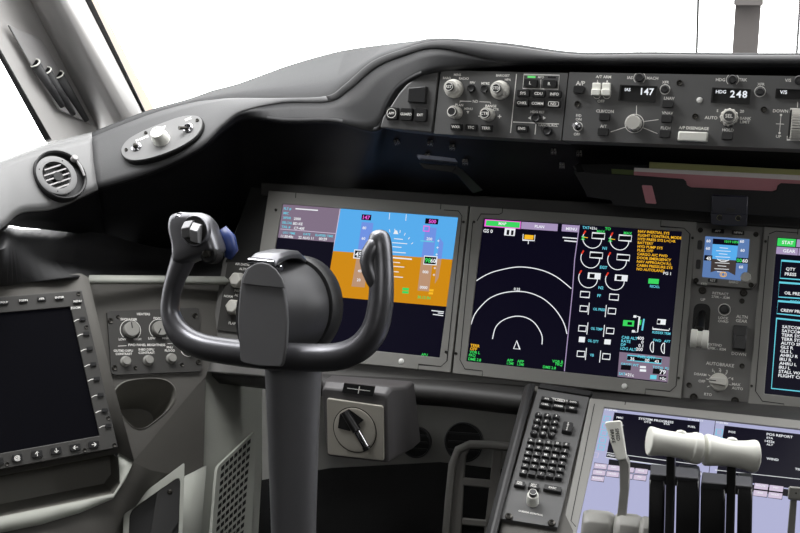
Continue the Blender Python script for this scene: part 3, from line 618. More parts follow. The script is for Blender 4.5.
for x, y, t in ((594.8, 309, 'OIL PRESS'), (592.5, 328.4, 'OIL TEMP'), (589.5, 340.6, 'OIL QTY'), (591.5, 355, 'VIB')): s.text(t, x - 1.5, y, 2.5, 'cyan', sx=.75)
s.box(582, 339.6, 6, 5.4, 'white'); s.box(607.6, 342, 6.4, 5, 'white')
s.box(628.6, 323.4, 11, 5.8, 'green'); s.box(629.8, 323.6, 4.6, 3, 'navy'); s.line([(637, 316.4), (639.6, 317), (637.6, 332.4), (635, 332)], .9, 'white'); s.box(635, 316.6, 3, 2.4, 'white'); s.box(633.4, 331.4, 3, 2.4, 'white'); s.line([(644, 319), (642.2, 330.6)], 1.6, 'cyan'); s.box(640.4, 322.6, 1.8, 5, 'green')
s.box(661.5, 322, 8.6, 5.4, 'white'); s.box(659, 322, 3, 3.4, 'black'); s.line([(653, 327), (652.6, 329), (669, 330.6), (669.6, 328.4)], .8, 'white'); s.text('RUDDER TRIM', 652.4, 332.2, 2.4, 'cyan', sx=.8)
for i, t in enumerate(('CAB ALT', 'RATE', 'DP', 'LDG ALT')): s.text(t, 621.8 - i * .4, 337.2 + i * 3.7, 2.7, 'cyan'); s.text(('400', '0', '0.1', '200')[i], 644 - i * .4, 338.6 + i * 3.7, 3.1, 'white', 'R')
for (x, y) in ((653.6, 347.2), (664.6, 348.4)): s.line([(x + 3.4 * math.cos(math.radians(a)), y - 5.4 * math.sin(math.radians(a))) for a in range(95, 270, 15)], .8, 'white'); s.line([(x, y - 5.4), (x - .4, y + 5.4)], .8, 'white')
s.text('FWD', 653.4, 340.2, 2.4, 'cyan'); s.text('AFT', 664, 341.2, 2.4, 'cyan')
s.poly([(619.6, 352), (670.6, 357.2), (668, 382.4), (617.6, 376.6)], 'mauve'); s.poly([(627.6, 355.2), (662, 358.8), (661.2, 363.8), (626.8, 360.2)], 'black'); s.line([(627.6, 355.2), (662, 358.8), (661.2, 363.8), (626.8, 360.2)], .6, 'cyan', True)
s.text('FUEL QTY', 638, 356.4, 2.6, 'cyan'); s.text('36', 630.4, 358.6, 3, 'white'); s.text('00', 645, 360.2, 3, 'white'); s.text('43', 654.6, 361.4, 3, 'white')
s.text('GROSS WT', 621, 363.8, 2.4, 'cyan'); s.box(626, 367.6, 10, 5, 'black'); s.text('TOTAL FUEL', 652.6, 367, 2.4, 'cyan'); s.box(659.4, 371.6, 13, 5.4, 'black'); s.text('79', 659.6, 371.8, 4.4, 'white'); s.text('SAT', 619, 373.6, 2.6, 'cyan'); s.text('+21c', 625.2, 374.4, 3, 'white')
s.box(643, 367.2, 6, 2.2, 'white'); s.box(643, 370.6, 6.4, 2.4, 'white'); s.box(653.4, 377.2, 6.4, 4, 'cyan'); s.box(662.6, 378, 7.4, 3.6, 'black'); s.text('+0c', 659.6, 378.2, 3, 'white')
s.done(T)
# ---- display 3
T, fr, fs, mb_ = display('system_display', 'display with white message list in pale blue frames at the right edge', [(764, 226.5), (1004, 243), (986, 433), (747.5, 406.6)], [(777, 237), (984, 251.5), (970, 416), (764.4, 393.6)],
    notch=[[(798, 229), (797.6, 234.6)], [(769, 234), (776, 231.2), (798, 233)], [(768.4, 236), (755.4, 391), (762.4, 401.2), (784, 404), (783.6, 409)]], scr=[(765.5, 241.5), (751.5, 386)])
s = Scr(fs, mb_)
s.poly([(777.8, 238), (796, 239.2), (795.2, 247), (777, 245.8)], 'green'); s.text('STAT', 782, 242.2, 3.2, 'white'); s.poly([(797, 239.3), (830, 241.6), (829, 249), (796.2, 247)], 'mauvel')
s.poly([(776.6, 246.6), (798.4, 248.2), (797.6, 255.4), (776, 253.8)], 'mauvel'); s.text('GEAR', 783, 250.6, 3.2, 'white'); s.poly([(799, 248.2), (840, 251), (839, 258), (798.2, 255.4)], 'mauvel')
s.line([(781.4, 260.6), (900, 269), (898.6, 287), (780, 278.2)], 1, 'cyan', True); s.text('QTY', 786, 268.8, 3, 'white'); s.text('PRESS', 784.8, 273.8, 3, 'white')
s.line([(779.2, 282.4), (900, 291), (898.6, 305), (778.4, 297)], 1, 'cyan', True); s.text('OIL PRESS', 784.4, 292.8, 2.9, 'white')
s.line([(778, 301), (900, 311), (898, 326), (776.8, 313.6)], 1, 'cyan', True); s.text('OXYGEN', 789.6, 301.4, 2.8, 'cyan'); s.text('CREW PRESS', 780.6, 310, 2.9, 'white')
s.line([(776.6, 318.4), (900, 331), (893, 401), (771.4, 388.4)], 1, 'cyan', True)
for i, t in enumerate(('SATCOM DATALINK', 'SATCOM VOICE', 'TERR SYS L', 'TERR SYS R', 'AUTO SPEEDBRAKE', 'GLS R', 'GLS L', 'AHRU R', 'IRU R', 'AHRU L', 'IRU L', 'STALL WARNING', 'FLIGHT CONTROLS')): s.text(t, 782.2 - i * .32, 326.6 + i * 4.05, 2.9, 'white', sx=1.1)
s.done(T)
# ---- standby instrument
fr = Fr(fP0.w(*fP0.uv(727, 290), .0), exP, nP); k = fr.sc(725, 260)
T = thing('standby_instrument', 'small square standby display with blue horizon between the two large displays', 'display', fr)
out = [(698.5, 228.5), (757, 232.4), (760, 237), (756.5, 283), (751.5, 288.6), (697.5, 284.2), (692.6, 278), (694.6, 232)]
b = MB(); o8 = fr.q(out); inn = fr.q([(705.4, 236.2), (749.6, 239.2), (746.5, 281.4), (702, 276.9)])
b.prism(o8, -.012, .004); b.rect(0, 0, .0001, .0001, 0, .0001)
legend(b, fr, [('STD', 704, 284.5, 2.4), ('BARO', 733.6, 282.6, 2.4)], .0043)
b.build('case', [M_bezel, M_legend], T, bevel=.0015)
for x, y, w, h, t in ((717.8, 231.9, 13, 4.6, 'APP'), (738, 233.6, 13, 4.6, 'HP/IN'), (712.8, 281.2, 10, 4, 'RST')): button(T, fr, x, y, w, h, t, 2.2, .0065)
for x, y in ((699.8, 245.6), (698.3, 264.8)): button(T, fr, x, y, 5, 10, '', 2, .0065)
for x, y in ((700.4, 230.8), (755.8, 235), (751, 285.6), (696.2, 281)): screw(T, fr, x, y, 2.6, .004)
o = knob(T, fr, 745.6, 279, 5, .018, name='baro_knob', skirt=1, flute=(10, .04))
fs = Fr(fr.w(0, 0, .0045), fr.ex, fr.n); mb_ = MB(); s = Scr(fs, mb_); mb_.flat(fs.q([(705.4, 236.2), (749.6, 239.2), (746.5, 281.4), (702, 276.9)]), 0, SI['skyd'])
s.poly([(713, 238.5), (738.5, 240.2), (738, 246), (712.6, 244)], 'navy'); s.text('1019 HPA', 724.6, 241.4, 2.4, 'green'); s.poly([(712.6, 244), (738, 245.8), (736.4, 260.4), (711.4, 258.8)], 'sky'); s.poly([(711.4, 258.8), (736.4, 260.4), (735.2, 276), (710.4, 274)], 'brown')
s.poly([(709.6, 272.6), (716, 270.8), (728, 271.6), (735.6, 275.6), (735, 279), (709, 276.6)], 'skyd')
for i in range(9): s.line([(721.5 - (2 + 3 * (i % 2)) - i * .3, 248 + i * 3 - .3), (726 + (2 + 3 * (i % 2)) - i * .3, 248.4 + i * 3)], .6, 'white')
s.box(742, 260.6, 12, 5.4, 'black'); s.text('00', 736.6, 260.2, 3.6, 'green'); s.text('60', 742.4, 260.6, 3.6, 'white'); s.box(708.2, 258, 8, 5.4, 'black'); s.text('45', 706.2, 258.2, 3.4, 'white')
for x, y in ((708.5, 241), (708, 248.4), (742, 241.4), (742.6, 250.4), (741, 267)): s.text('60', x, y, 2.8, 'white', 'C')
s.line([(717, 259), (721, 261.4), (725, 261.6), (729, 260)], .8, 'white'); u, v = fs.uv(722.5, 274.4); mb_.ring(u, v, 2.4 * k, .5 * k, s.h, SI['amber'], seg=14); mb_.ring(u + 1.4 * k, v, 2.4 * k, .5 * k, s.h, SI['amber'], seg=14)
mb_.build('screen', [E[k_] for k_ in SM], T, (0, 0, .0045))
# ---- landing gear / autobrake panel
fr = Fr(fP0.w(*fP0.uv(716, 404), -.004), exP, nP); k = fr.sc(718, 350)
T = thing('landing_gear_panel', 'grey panel with white gear lever and autobrake knob under the small standby display', 'control panel', fr)
b = MB(); b.prism(fr.q([(691.5, 286.5), (758, 291), (748.4, 406), (681.6, 398.8)]), -.01, .0)
legend(b, fr, [('RETRACT', 720.5, 293.6, 2.5), ('270K - .82M', 720.5, 297.2, 2.4), ('UP', 703, 299.6, 2.6), ('LOCK', 723.5, 318, 2.5), ('OVRD', 723.2, 321.4, 2.5), ('ALTN', 742, 316.8, 3), ('GEAR', 741.6, 321, 3), ('DOWN', 738.8, 354, 2.9), ('EXTEND', 708.2, 344.2, 2.4, 'L'), ('270K - .82M', 707.8, 347.8, 2.4, 'L'),
               ('AUTOBRAKE', 720, 364.4, 3.2), ('1', 712.6, 370.2, 3), ('2', 719.8, 369.8, 3), ('3', 726.8, 371.6, 3), ('4', 732.2, 378.8, 3), ('DISARM', 706.4, 375, 2.4, 'R'), ('OFF', 705.2, 381.6, 2.6, 'R'), ('MAX', 732, 384, 2.6, 'L'), ('AUTO', 731.8, 387.8, 2.6, 'L'), ('RTO', 708, 394.4, 2.6)], HL)
u, v = fr.uv(724.4, 309.6); b.ring(u, v, 5.8 * k, .7 * k, HL, 1)
for a in (210, 172, 150, 118, 85, 55, 28, -8): u, v = fr.uv(718.8, 382); b.stroke([(u + 9.8 * k * math.cos(math.radians(a)), v + 9.8 * k * math.sin(math.radians(a))), (u + 12.4 * k * math.cos(math.radians(a)), v + 12.4 * k * math.sin(math.radians(a)))], .7 * k, HL, 1)
slot = rrect(fr.q([(694.2, 303), (711, 304.2), (708.6, 334), (691.6, 333)]), .011, 6); b.flat(slot, HL, 2)
b.build('face_plate', [M_panel, M_legend, M_gap], T, bevel=.0012)
b = MB(); q = fr.uv(702.4, 312); q2 = fr.uv(699.5, 333); b.tube([(*q, -.004), (*q2, .03)], [.005, .007], 16, 1)
u, v = fr.uv(699.8, 336.5, .03); 
prof = []
b.tube([(u - .0125, v - .004, .034), (u - .0118, v - .004, .034), (u - .004, v - .004, .034), (u - .003, v - .004, .034), (u + .003, v - .004, .034), (u + .004, v - .004, .034), (u + .0118, v - .004, .034), (u + .0125, v - .004, .034)], [.012, .0135, .0135, .0115, .0115, .0135, .0135, .012], 24, 0)
b.build('gear_lever', [M_white, M_lvblk], T)
rbutton(T, fr, 724.4, 309.6, 4.6, .006, 'lock_override_button')
b = MB(); b.prism(fr.q([(733.4, 325.4), (747.4, 326.6), (745.6, 351.8), (731.6, 350.4)]), 0, .012, 0, .95); q = fr.q([(735, 336), (746, 337), (745, 350.6), (733, 349.6)]); b.prism(q, .012, .016); b.build('alternate_gear_switch', [M_blk], T, bevel=.001)
u, v = fr.uv(718.8, 382.2); b = MB(); r = 9 * k; b.lathe([(r, -.001), (r, .006), (r * .92, .009)], seg=32); b.prism(rrect([(-r * 1.05, -.004), (r * .8, -.0055), (r * .8, .0055), (-r * 1.05, .004)], .003), .008, .02); b.stroke([(-r * .3, 0), (-r * 1, 0)], .0012, .0203, 1)
b.build('autobrake_knob', [M_knob, M_gap], T, (u, v, 0), bevel=.0008)
for x, y in ((702.4, 290.5), (743.6, 293), (693.6, 397.2), (735, 400.8)): screw(T, fr, x, y, 3.8)
for x, y in ((742, 301), (742, 366), (689, 385)): screw(T, fr, x, y, 2.6)
# ---- source select panel behind the yoke
fr = Fr(fP.w(*fP.uv(245, 330), .002), exP, nP); k = fr.sc(240, 300)
T = thing('source_select_panel', 'black panel with two pale hexagonal knobs half hidden behind the yoke clip', 'control panel', fr)
b = MB(); b.prism(fr.q([(228, 262), (262, 264), (252, 334), (217.4, 330)]), -.004, .002)
legend(b, fr, [('AIR DATA/', 243, 264.6, 2.3), ('ALTN', 243.6, 269.2, 2.3), ('INSTR', 239, 291, 2.3), ('ALTN', 239, 295.4, 2.3), ('NORM', 229, 296.5, 2.3), ('FLAP LIMITS', 238, 324, 2.6)], .0023); b.build('face_plate', [M_dark2, M_legend], T, bevel=.0008)
for x, y, nm in ((239.5, 281, 'air_data_knob'), (236, 308, 'instrument_knob')):
    u, v = fr.uv(x, y); b = MB(); r = 8.5 * k; b.lathe([(r, 0), (r, .008), (r * .8, .016), (r * .7, .018)], seg=6); b.build(nm, [M_knob], T, (u, v, .002), bevel=.001)
# =================================================================== document pocket + papers + lamp box
exD, nD = tilt(4); fr = Fr(P(690, 205, 1.50), exD, nD)
T = thing('document_pocket', 'long black document pocket slung under the glareshield with papers in it', 'pocket', fr)
front = [(573.5, 171.5), (637, 175.6), (683.4, 179), (686, 181.5), (687, 185.5), (691, 187.4), (772, 191.4), (776.4, 190), (777.6, 185.4), (781, 183.2), (860, 187), (858, 222), (745, 214.5), (712, 212.4), (613.5, 205.2), (610.5, 200.4), (588, 197)]
b = MB(); b.prism(fr.q(front), -.003, 0); b.build('front_flap', [M_pocket], T, bevel=.001)
b = MB(); b.prism(fr.q([(573.5, 166), (860, 178), (858, 222), (588, 197)]), -.06, -.056); b.build('back_panel', [M_pocket], T)
b = MB(); b.prism(fr.q([(588, 194), (860, 216), (858, 222), (588, 197.4)]), -.057, -.003); b.build('pocket_floor', [M_pocket], T)
b = MB(); b.prism(fr.q([(572.5, 166.5), (574.5, 166.6), (589, 197), (587, 197)]), -.057, -.003); b.build('pocket_end', [M_pocket], T)
def paper(name, label, pts, h, m, th=.0015):
    f2 = Fr(fr.w(*fr.uv(*pts[0]), h), exD, nD); b = MB(); b.prism(f2.q(pts), 0, th); o = b.build(name, [m]); o.matrix_world = f2.M; MW[o.name] = f2.M; return tag(o, label, 'paper')
paper('pink_sheet', 'pink sheet showing through the notch of the document pocket', [(634, 171.5), (860, 183.5), (858, 212), (634, 198)], -.012, M_pink)
paper('white_sheet', 'white paper edge standing in the document pocket in front of the yellow one', [(634.6, 167.6), (860, 178), (859, 205), (634, 196)], -.022, M_paper, .006)
paper('yellow_sheet', 'yellowish green card standing tallest in the document pocket', [(649.5, 161.8), (860, 173), (859, 202), (649, 194)], -.040, M_yel, .004)
paper('green_sheet', 'dark green card poking from the left end of the document pocket', [(611.5, 168.8), (640, 170.4), (640, 192), (613, 190)], -.030, M_grn)
b = MB(); b.prism(rrect(fr.q([(641.8, 185), (652, 185.6), (656.6, 203.8), (646, 203)]), .002), .0, .0018); T = b.build('pink_tag', [M_pink]); T.matrix_world = fr.M; MW[T.name] = fr.M
tag(T, 'narrow pink tag hanging on the front of the black pocket', 'tag')
fr = Fr(P(729, 226, 1.475), *tilt(8))
T = thing('twin_lamp_box', 'small dark navy box with two tiny lamps above the standby display', 'lamp', fr); k = fr.sc(729, 210)
b = MB(); b.prism(fr.q([(711.6, 194.6), (748.2, 196.4), (746.8, 226.4), (711.4, 224)]), -.03, 0); b.build('housing', [M_lampb], T, bevel=.002)
b = MB(); b.prism(fr.q([(711, 212.6), (747.6, 214.6), (746.6, 226.2), (711.2, 224)]), 0, .006); b.build('lower_ledge', [M_lampb], T, bevel=.001)
for x, y in ((719.6, 217.6), (738.4, 218.2)):
    u, v = fr.uv(x, y, .006); b = MB(); b.lathe([(2.6 * k, 0), (2.6 * k, .001), (2 * k, .002)], seg=14, mi=1); b.ring(0, 0, 2.4 * k, .6 * k, .0012, 0, 40, 300, 12); b.build('lamp', [M_wand, M_gap], T, (u, v, .006))
b = MB(); b.prism(fr.q([(726, 208), (735, 208.4), (734.8, 211.4), (725.8, 211)]), 0, .003); b.build('clip', [M_dark], T)
# =================================================================== left console
def quad_sheet(b, pts, mi=0): b.add([P(*p) for p in pts], [tuple(range(len(pts)))], mi)
cons = thing('left_side_console', 'dark grey moulded side console holding the tablet display and heater panel at lower left', 'console', loc=P(60, 533, 1.6))
# electronic flight bag plane
A3, T3, B3 = P(81, 291, 1.6), P(0, 297.5, 1.55), P(117.5, 447.5, 1.55)
nE = (B3 - A3).cross(T3 - A3).normalized()
if nE.dot(ray(60, 370)) > 0: nE = -nE
fE = Fr(A3, A3 - T3, nE); fEc = fE.sub(-.022)
def on(fr, pts, h=0.): return [fr.w(*fr.uv(x, y, h), h) for x, y in pts]
b = MB(); top = on(fEc, [(-70, 290), (0, 284), (81, 275), (88, 280)]); 
outer = [(-70, 288), (0, 286), (79, 275), (87.5, 279), (109, 372), (133, 462), (118, 453.5), (0, 476), (-70, 488)]
b.add(on(fEc, outer), [tuple(range(len(outer)))]); b.build('display_surround', [M_cons], cons, world=True, solid=.01)
# dark hood over the surround (black cove) and a lit curved edge at far left
cov = thing('side_cove', 'black moulded cove under the left window ledge above the tablet display', 'trim', loc=P(60, 275, 1.7))
b = MB(); rows = [catm([P(-60, 262, 1.50), P(0, 229, 1.60), P(20, 229, 1.66), P(60, 230, 1.72), P(105, 234, 1.80), P(160, 246, 1.90), P(230, 226, 1.95), P(262, 200, 1.92)], 5),
                    catm([P(-60, 276, 1.46), P(0, 238, 1.54), P(20, 238, 1.60), P(60, 244, 1.69), P(105, 250, 1.80), P(160, 258, 1.90), P(230, 250, 1.92), P(256, 215, 1.88)], 5),
                    catm([P(-60, 284, 1.44), P(0, 250, 1.50), P(20, 248, 1.58), P(60, 262, 1.70), P(105, 266, 1.80), P(160, 268, 1.86), P(225, 262, 1.86), P(248, 240, 1.85)], 5),
                    catm([P(-60, 291, 1.50), P(0, 286.5, 1.56), P(30, 282, 1.58), P(79, 275.5, 1.615), P(105, 277, 1.74), P(160, 278, 1.80), P(215, 276, 1.82), P(235, 272, 1.82)], 5)]
b.grid([r for r in rows][::-1]); b.build('cove_skin', [M_cove], cov, world=True, sharp=80, solid=.004)
# tablet display
fr = fE.moved(40, 470); T = thing('tablet_display', 'dark switched-off tablet display with edge keys at the far left', 'display', fr); k = fr.sc(60, 380)
out_e = [(-60, 302.5), (81.5, 291), (117.8, 447.8), (-60, 481)]; inn_e = [(-60, 319), (70, 307.4), (99.2, 436), (-60, 464.5)]
b = MB(); b.frame(fr.q(out_e), fr.q(inn_e), -.01, .004)
legend(b, fr, [('ZOOM', 75, 308.5, 2.2)], .0044)
for (x, y) in ((79, 319.8), (82.5, 334.5), (86, 349.5), (89.6, 365), (92.8, 379.5), (96.6, 395.5), (100.6, 411), (104.2, 426)): pxs(fr, b, [(x - 5.5, y + 2.4), (x - 2.2, y + .6), (x + .5, y + .2)], .8, .0044, 1)
b.build('bezel', [M_dark2, M_legend], T, bevel=.001)
for i, (x, y) in enumerate(((82, 319.8), (85.8, 334.4), (89.2, 349.4), (92.8, 365), (96.2, 379.6), (100, 395.4), (104, 411), (107.6, 426.2))): button(T, fr, x, y, 6.4, 4, '', 2, .007, name='key'); 
for x, y, t in ((4, 303.6, 'PGUP'), (23, 301.6, 'PGDN'), (41.2, 300, 'XFR'), (59, 298.6, 'ENTER'), (77, 302.4, 'MENU')): button(T, fr, x, y, 8.6, 4.2, t, 2, .007, name='key')
for x, y, t in ((93.4, 445, '\u2192'), (74.8, 448, '\u2190'), (55.8, 451.4, '\u2193'), (36.8, 454.6, '\u2191'), (17, 458.4, '@'), (-2, 462, '')): button(T, fr, x, y, 10.8, 7, t, 4.2, .007, name='key')
for x, y in ((78, 294.5), (114, 445.4), (84.4, 450.6), (108, 418.6), (7, 464.5), (86, 327.8)): screw(T, fr, x, y, 1.9, .004)
b = MB(); b.flat(fr.q(inn_e), 0); b.build('screen', [E['efb']], T)
# stowage pocket below the tablet and the rounded lower body
b = MB()
lipo = on(fEc, [(-70, 488), (0, 475), (113, 454), (117.5, 458), (119.5, 484), (112, 494), (0, 517), (-70, 532)])
ins = [p + Vector((-.055, .06, -.02)) for p in lipo]
n = len(lipo)
b.add(lipo + ins, [(i, (i + 1) % n, n + (i + 1) % n, n + i) for i in range(n)] + [tuple(range(n, 2 * n))]); b.build('stowage_pocket', [M_cup], cons, world=True)
rim = on(fEc, [(118, 453.5), (133, 462), (126, 478), (113, 499), (80, 513), (40, 525), (0, 533), (-70, 548)])
inn2 = on(fEc, [(117.5, 456), (119, 470), (119.5, 484), (113, 494), (80, 501), (40, 509), (0, 517), (-70, 532)])
b = MB(); b.grid([rim, inn2]); b.build('pocket_lip', [M_consl], cons, world=True, solid=.006)
low = [P(133, 462, 1.60), P(126, 478, 1.585), P(113, 500, 1.57), P(80, 514, 1.56), P(40, 526, 1.55), P(0, 534, 1.545), P(-70, 549, 1.54)]
lr = on(fEc, [(133, 462), (126, 478), (113, 499), (80, 513), (40, 525), (0, 533), (-70, 548)]); dr = [depth(p) for p in lr]
b = MB(); b.grid([lr, [P(x, y, d + .012) for (x, y), d in zip(((150, 470), (140, 492), (124, 512), (110, 540), (90, 560), (40, 575), (-70, 590)), dr)], [P(x, y, d + o_) for (x, y), d, o_ in zip(((185, 477), (160, 495), (126, 516), (122, 545), (92, 580), (40, 600), (-70, 620)), dr, (.08, .06, .05, .04, .02, .01, .01))]][::-1]); b.build('lower_body', [M_cons], cons, world=True, sharp=70)
# heater wall (faces aft) with cup holder
exH = P(205, 372, 1.74) - P(100, 376, 1.66); 
Hn = (P(205, 345, 1.76) - P(95, 345, 1.66)).cross(P(150, 285, 1.75) - P(150, 430, 1.68)).normalized()
if Hn.dot(ray(150, 340)) > 0: Hn = -Hn
fH = Fr(P(150, 375, 1.70), P(205, 345, 1.76) - P(95, 345, 1.66), Hn)
cup = closed_catm([(113, 396), (122, 384), (140, 379.6), (160, 379.6), (172, 386), (174.5, 397), (169, 408), (157, 419), (144, 427.6), (134, 427), (124, 417), (116.5, 406)], 4)
outl = [(86.5, 277), (160, 277.5), (262, 279), (218, 335), (206, 376), (132, 463), (109, 372)]
# wall with hole: bridge outline to cup via triangulated bmesh
def holed(fr, outer, inner, h=0.):
    """flat sheet with a hole: both outlines are sampled along the same rays from the hole's middle"""
    O = fr.q(outer); I = fr.q(inner); cx = sum(p[0] for p in I) / len(I); cy = sum(p[1] for p in I) / len(I)
    ang = sorted(set([math.atan2(p[1] - cy, p[0] - cx) for p in O + I]))
    def cast(poly, a):
        dx, dy = math.cos(a), math.sin(a); best = None
        for i in range(len(poly)):
            x1, y1 = poly[i - 1][0] - cx, poly[i - 1][1] - cy; x2, y2 = poly[i][0] - cx, poly[i][1] - cy
            den = dx * (y2 - y1) - dy * (x2 - x1)
            if abs(den) < 1e-12: continue
            t = (x1 * (y2 - y1) - y1 * (x2 - x1)) / den; w = (x1 * dy - y1 * dx) / den
            if t > 0 and -1e-6 <= w <= 1 + 1e-6 and (best is None or t > best): best = t
        return (cx + dx * best, cy + dy * best)
    a_ = [cast(I, a) for a in ang]; b_ = [cast(O, a) for a in ang]; n = len(ang)
    return [fr.w(p[0], p[1], h) for p in a_ + b_], [(i, n + i, n + (i + 1) % n, (i + 1) % n) for i in range(n)]
b = MB(); vs, fs_ = holed(fH, outl, cup); b.add(vs, fs_); b.build('heater_wall', [M_cons], cons, world=True)
cp = [fH.w(*fH.uv(x, y)) for x, y in cup]; n = len(cp); c0 = sum(cp, Vector()) / n
b = MB(); b.loft([[p + (p - c0) * .06 + fH.n * .0005 for p in cp], [p + (p - c0) * .02 + fH.n * .002 for p in cp], [p - fH.n * .004 for p in cp], [c0 + (p - c0) * .85 - fH.n * .085 + Vector((0, 0, -.03)) for p in cp]], 0, False); b.add([c0 + (p - c0) * .85 - fH.n * .085 + Vector((0, 0, -.03)) for p in cp], [tuple(range(n))]); b.build('cup_holder', [M_cup], cons, world=True, sharp=60)
b = MB(); b.grid([[P(86.5, 275, 1.66), P(160, 275.5, 1.74), P(262, 277, 1.83)], [P(87.5, 280.5, 1.65), P(160, 280.8, 1.73), P(262, 282, 1.82)]][::-1]); b.build('upper_edge', [M_consl], cons, world=True, solid=.008)
b = MB(); l2, l3 = P(222, 600, 1.92), P(-90, 640, 1.70); b.add([P(-90, 268, 1.74), P(235, 268, 2.0), l2, l3, Vector((l2.x, l2.y, .125)), Vector((l3.x, l3.y, .125))], [(0, 1, 2, 3), (3, 2, 4, 5)]); b.build('inner_liner', [M_dark], cons, world=True, solid=.004)
# heater panel
fr = Fr(fH.w(*fH.uv(155, 375), .004), fH.ex, fH.n); k = fr.sc(150, 345)
T = thing('heater_control_panel', 'black heater and brightness panel with pale knobs left of the control column', 'control panel', fr)
b = MB(); b.prism(fr.q([(106.8, 312.6), (110, 311.4), (195, 308), (198.6, 309), (201.6, 369), (199, 371.6), (115, 375), (111.6, 373.6)]), -.006, .002)
legend(b, fr, [('HEATERS', 143, 314.4, 2.3), ('SHOULDER', 128.4, 319.6, 2.3), ('FOOT', 157.4, 318.6, 2.3), ('LOW', 122, 339.6, 2.2), ('HIGH', 137, 339.4, 2.2), ('LOW', 151.5, 338.6, 2.2), ('HIGH', 165.4, 338.4, 2.2), ('FWD PANEL BRIGHTNESS', 146.5, 345.2, 2.3), ('OUTBD DSPL/', 123, 351, 2.2), ('CONTRAST', 123.4, 354.2, 2.2), ('INBD DSPL/', 146, 349.8, 2.2), ('CONTRAST', 146.2, 353, 2.2), ('PNL/', 169.4, 347.6, 2.2), ('FLOOD', 169.4, 350.8, 2.2)], .0024)
pxs(fr, b, [(117.6, 346.4), (126, 346)], .5, .0024, 1); pxs(fr, b, [(167, 344), (174.5, 343.6)], .5, .0024, 1)
for x, y in ((130, 330.4), (158.8, 329.6)): u, v = fr.uv(x, y); b.ring(u, v, 10.4 * k, .5 * k, .0024, 1, -45, 225)
u, v = fr.uv(187.6, 349); b.ring(u, v, 8 * k, .6 * k, .0024, 1)
b.build('face_plate', [M_dark2, M_legend], T, bevel=.0008)
for x, y, mk in ((130, 330.4, 95), (158.8, 329.6, 240)): knob(T, fr, x, y, 7.8, .012, name='heater_knob', mark=mk, skirt=1, mt=M_levg)
for x, y in ((125, 361.8), (147.6, 360.8), (170.6, 359), (187.6, 349.4)):
    o = knob(T, fr, x, y, 5.4, .011, name='brightness_knob', mt=M_levg); u, v = 0, 0
for x, y in ((110, 321), (194.5, 316), (198, 362.5), (114, 368)): screw(T, fr, x, y, 2.8, .002)
for x, y in ((117.5, 317), (135, 368), (181.5, 365)): screw(T, fr, x, y, 1.8, .002)
# side wall of the footwell: dark band, light panel, grille, hatch
wl = thing('footwell_side_panel', 'light grey green side panel of the footwell left of the control column', 'panel', loc=P(200, 533, 1.7))
b = MB(); quad_sheet(b, [(206, 375, 1.755), (203.5, 466, 1.70), (184, 477, 1.665), (124, 513, 1.625), (113, 500, 1.57), (126, 478, 1.585), (133, 462, 1.615)]); b.build('dark_band', [M_cons], wl, world=True)
def tri_grid(b, rows): b.grid(rows)
b = MB(); b.grid([[P(198, 370, 1.765), P(196, 467, 1.715), P(192, 540, 1.67), P(190, 575, 1.66)], [P(262, 372, 1.95), P(262, 467, 1.88), P(258, 540, 1.84), P(258, 575, 1.82)]]); b.build('side_wall', [M_consl], wl, world=True)
b = MB(); b.grid([[P(204, 466.5, 1.70), P(198, 540, 1.655), P(198, 575, 1.65)], [P(184, 476.5, 1.66), P(180, 540, 1.63), P(178, 575, 1.62)], [P(121, 510, 1.62), P(112, 545, 1.60), P(100, 575, 1.60)]]); b.build('lower_panel', [M_consl], wl, world=True, solid=.006)
# hatch
hp = [P(184.6, 462.5, 1.655), P(182.4, 476, 1.65), P(180, 548, 1.622), P(122, 548, 1.60), P(124, 508, 1.612)]
hp_n = (hp[2] - hp[0]).cross(hp[3] - hp[0]).normalized()
if hp_n.dot(ray(150, 510)) > 0: hp_n = -hp_n
fh = Fr(P(152, 520, 1.582), Vector((1, .3, 0)), hp_n)
T = thing('access_hatch', 'light grey hatch frame with a dark opening low at the left of the footwell', 'hatch', fh)
op = rrect(fh.q([(180.5, 475.5), (178.4, 545), (128, 560), (129.6, 511)]), [.012, .02, .01, .012], 5); ou = [(184.6, 462.5), (182, 560), (121, 575), (124, 507.5)]
b = MB(); oo = rrect(fh.q(ou), [.004, .004, .004, .006], 5); b.frame(oo, op, -.004, .002); b.build('hatch_frame', [M_consl], T, bevel=.0006)
b = MB(); b.prism(op, -.012, -.010); b.build('dark_recess', [M_dark], T)
b = MB(); b.prism(fh.q([(158, 488), (181, 475), (180, 520), (170, 535), (150, 540)]), -.009, -.006); b.lathe([(.004, -.006), (.004, -.004), (.0025, -.003)], *fh.uv(170, 492), seg=16, mi=1); b.build('flap', [M_lvblk, M_screw], T)
# grille
fg = Fr(P(228, 500, 1.745), P(262, 467, 1.88) - P(204, 467, 1.70), (P(262, 467, 1.88) - P(204, 467, 1.70)).cross(P(206, 374, 1.757) - P(198, 540, 1.655)))
if fg.n.dot(ray(228, 500)) > 0: fg = Fr(fg.o, fg.ex, -fg.n)
fg = Fr(P(228, 490, 1.755), fg.ex, fg.n)
T = thing('side_grille', 'perforated grey vent grille on the footwell side panel beside the column', 'grille', fg)
gq = fg.q([(216.6, 467), (256, 430), (250, 560), (209, 560)])
b = MB(); b.prism(rrect(gq, .012, 4), -.004, .001, 0)
for i in range(13):
    for j in range(7):
        for hx0 in (0,):
            tu = (j + .7) / 7.8; x0 = 217.5 + tu * 34 - i * .6; y0 = 470 - tu * 33 + i * 7.6
            if y0 < 545 and tu < .96: b.flat(fg.q([(x0, y0), (x0 + 3.4, y0 - 3.1), (x0 + 3.1, y0 + 1.2), (x0 - .3, y0 + 4.3)]), .0014, 1)
b.build('grille_plate', [M_consl, M_gap], T)
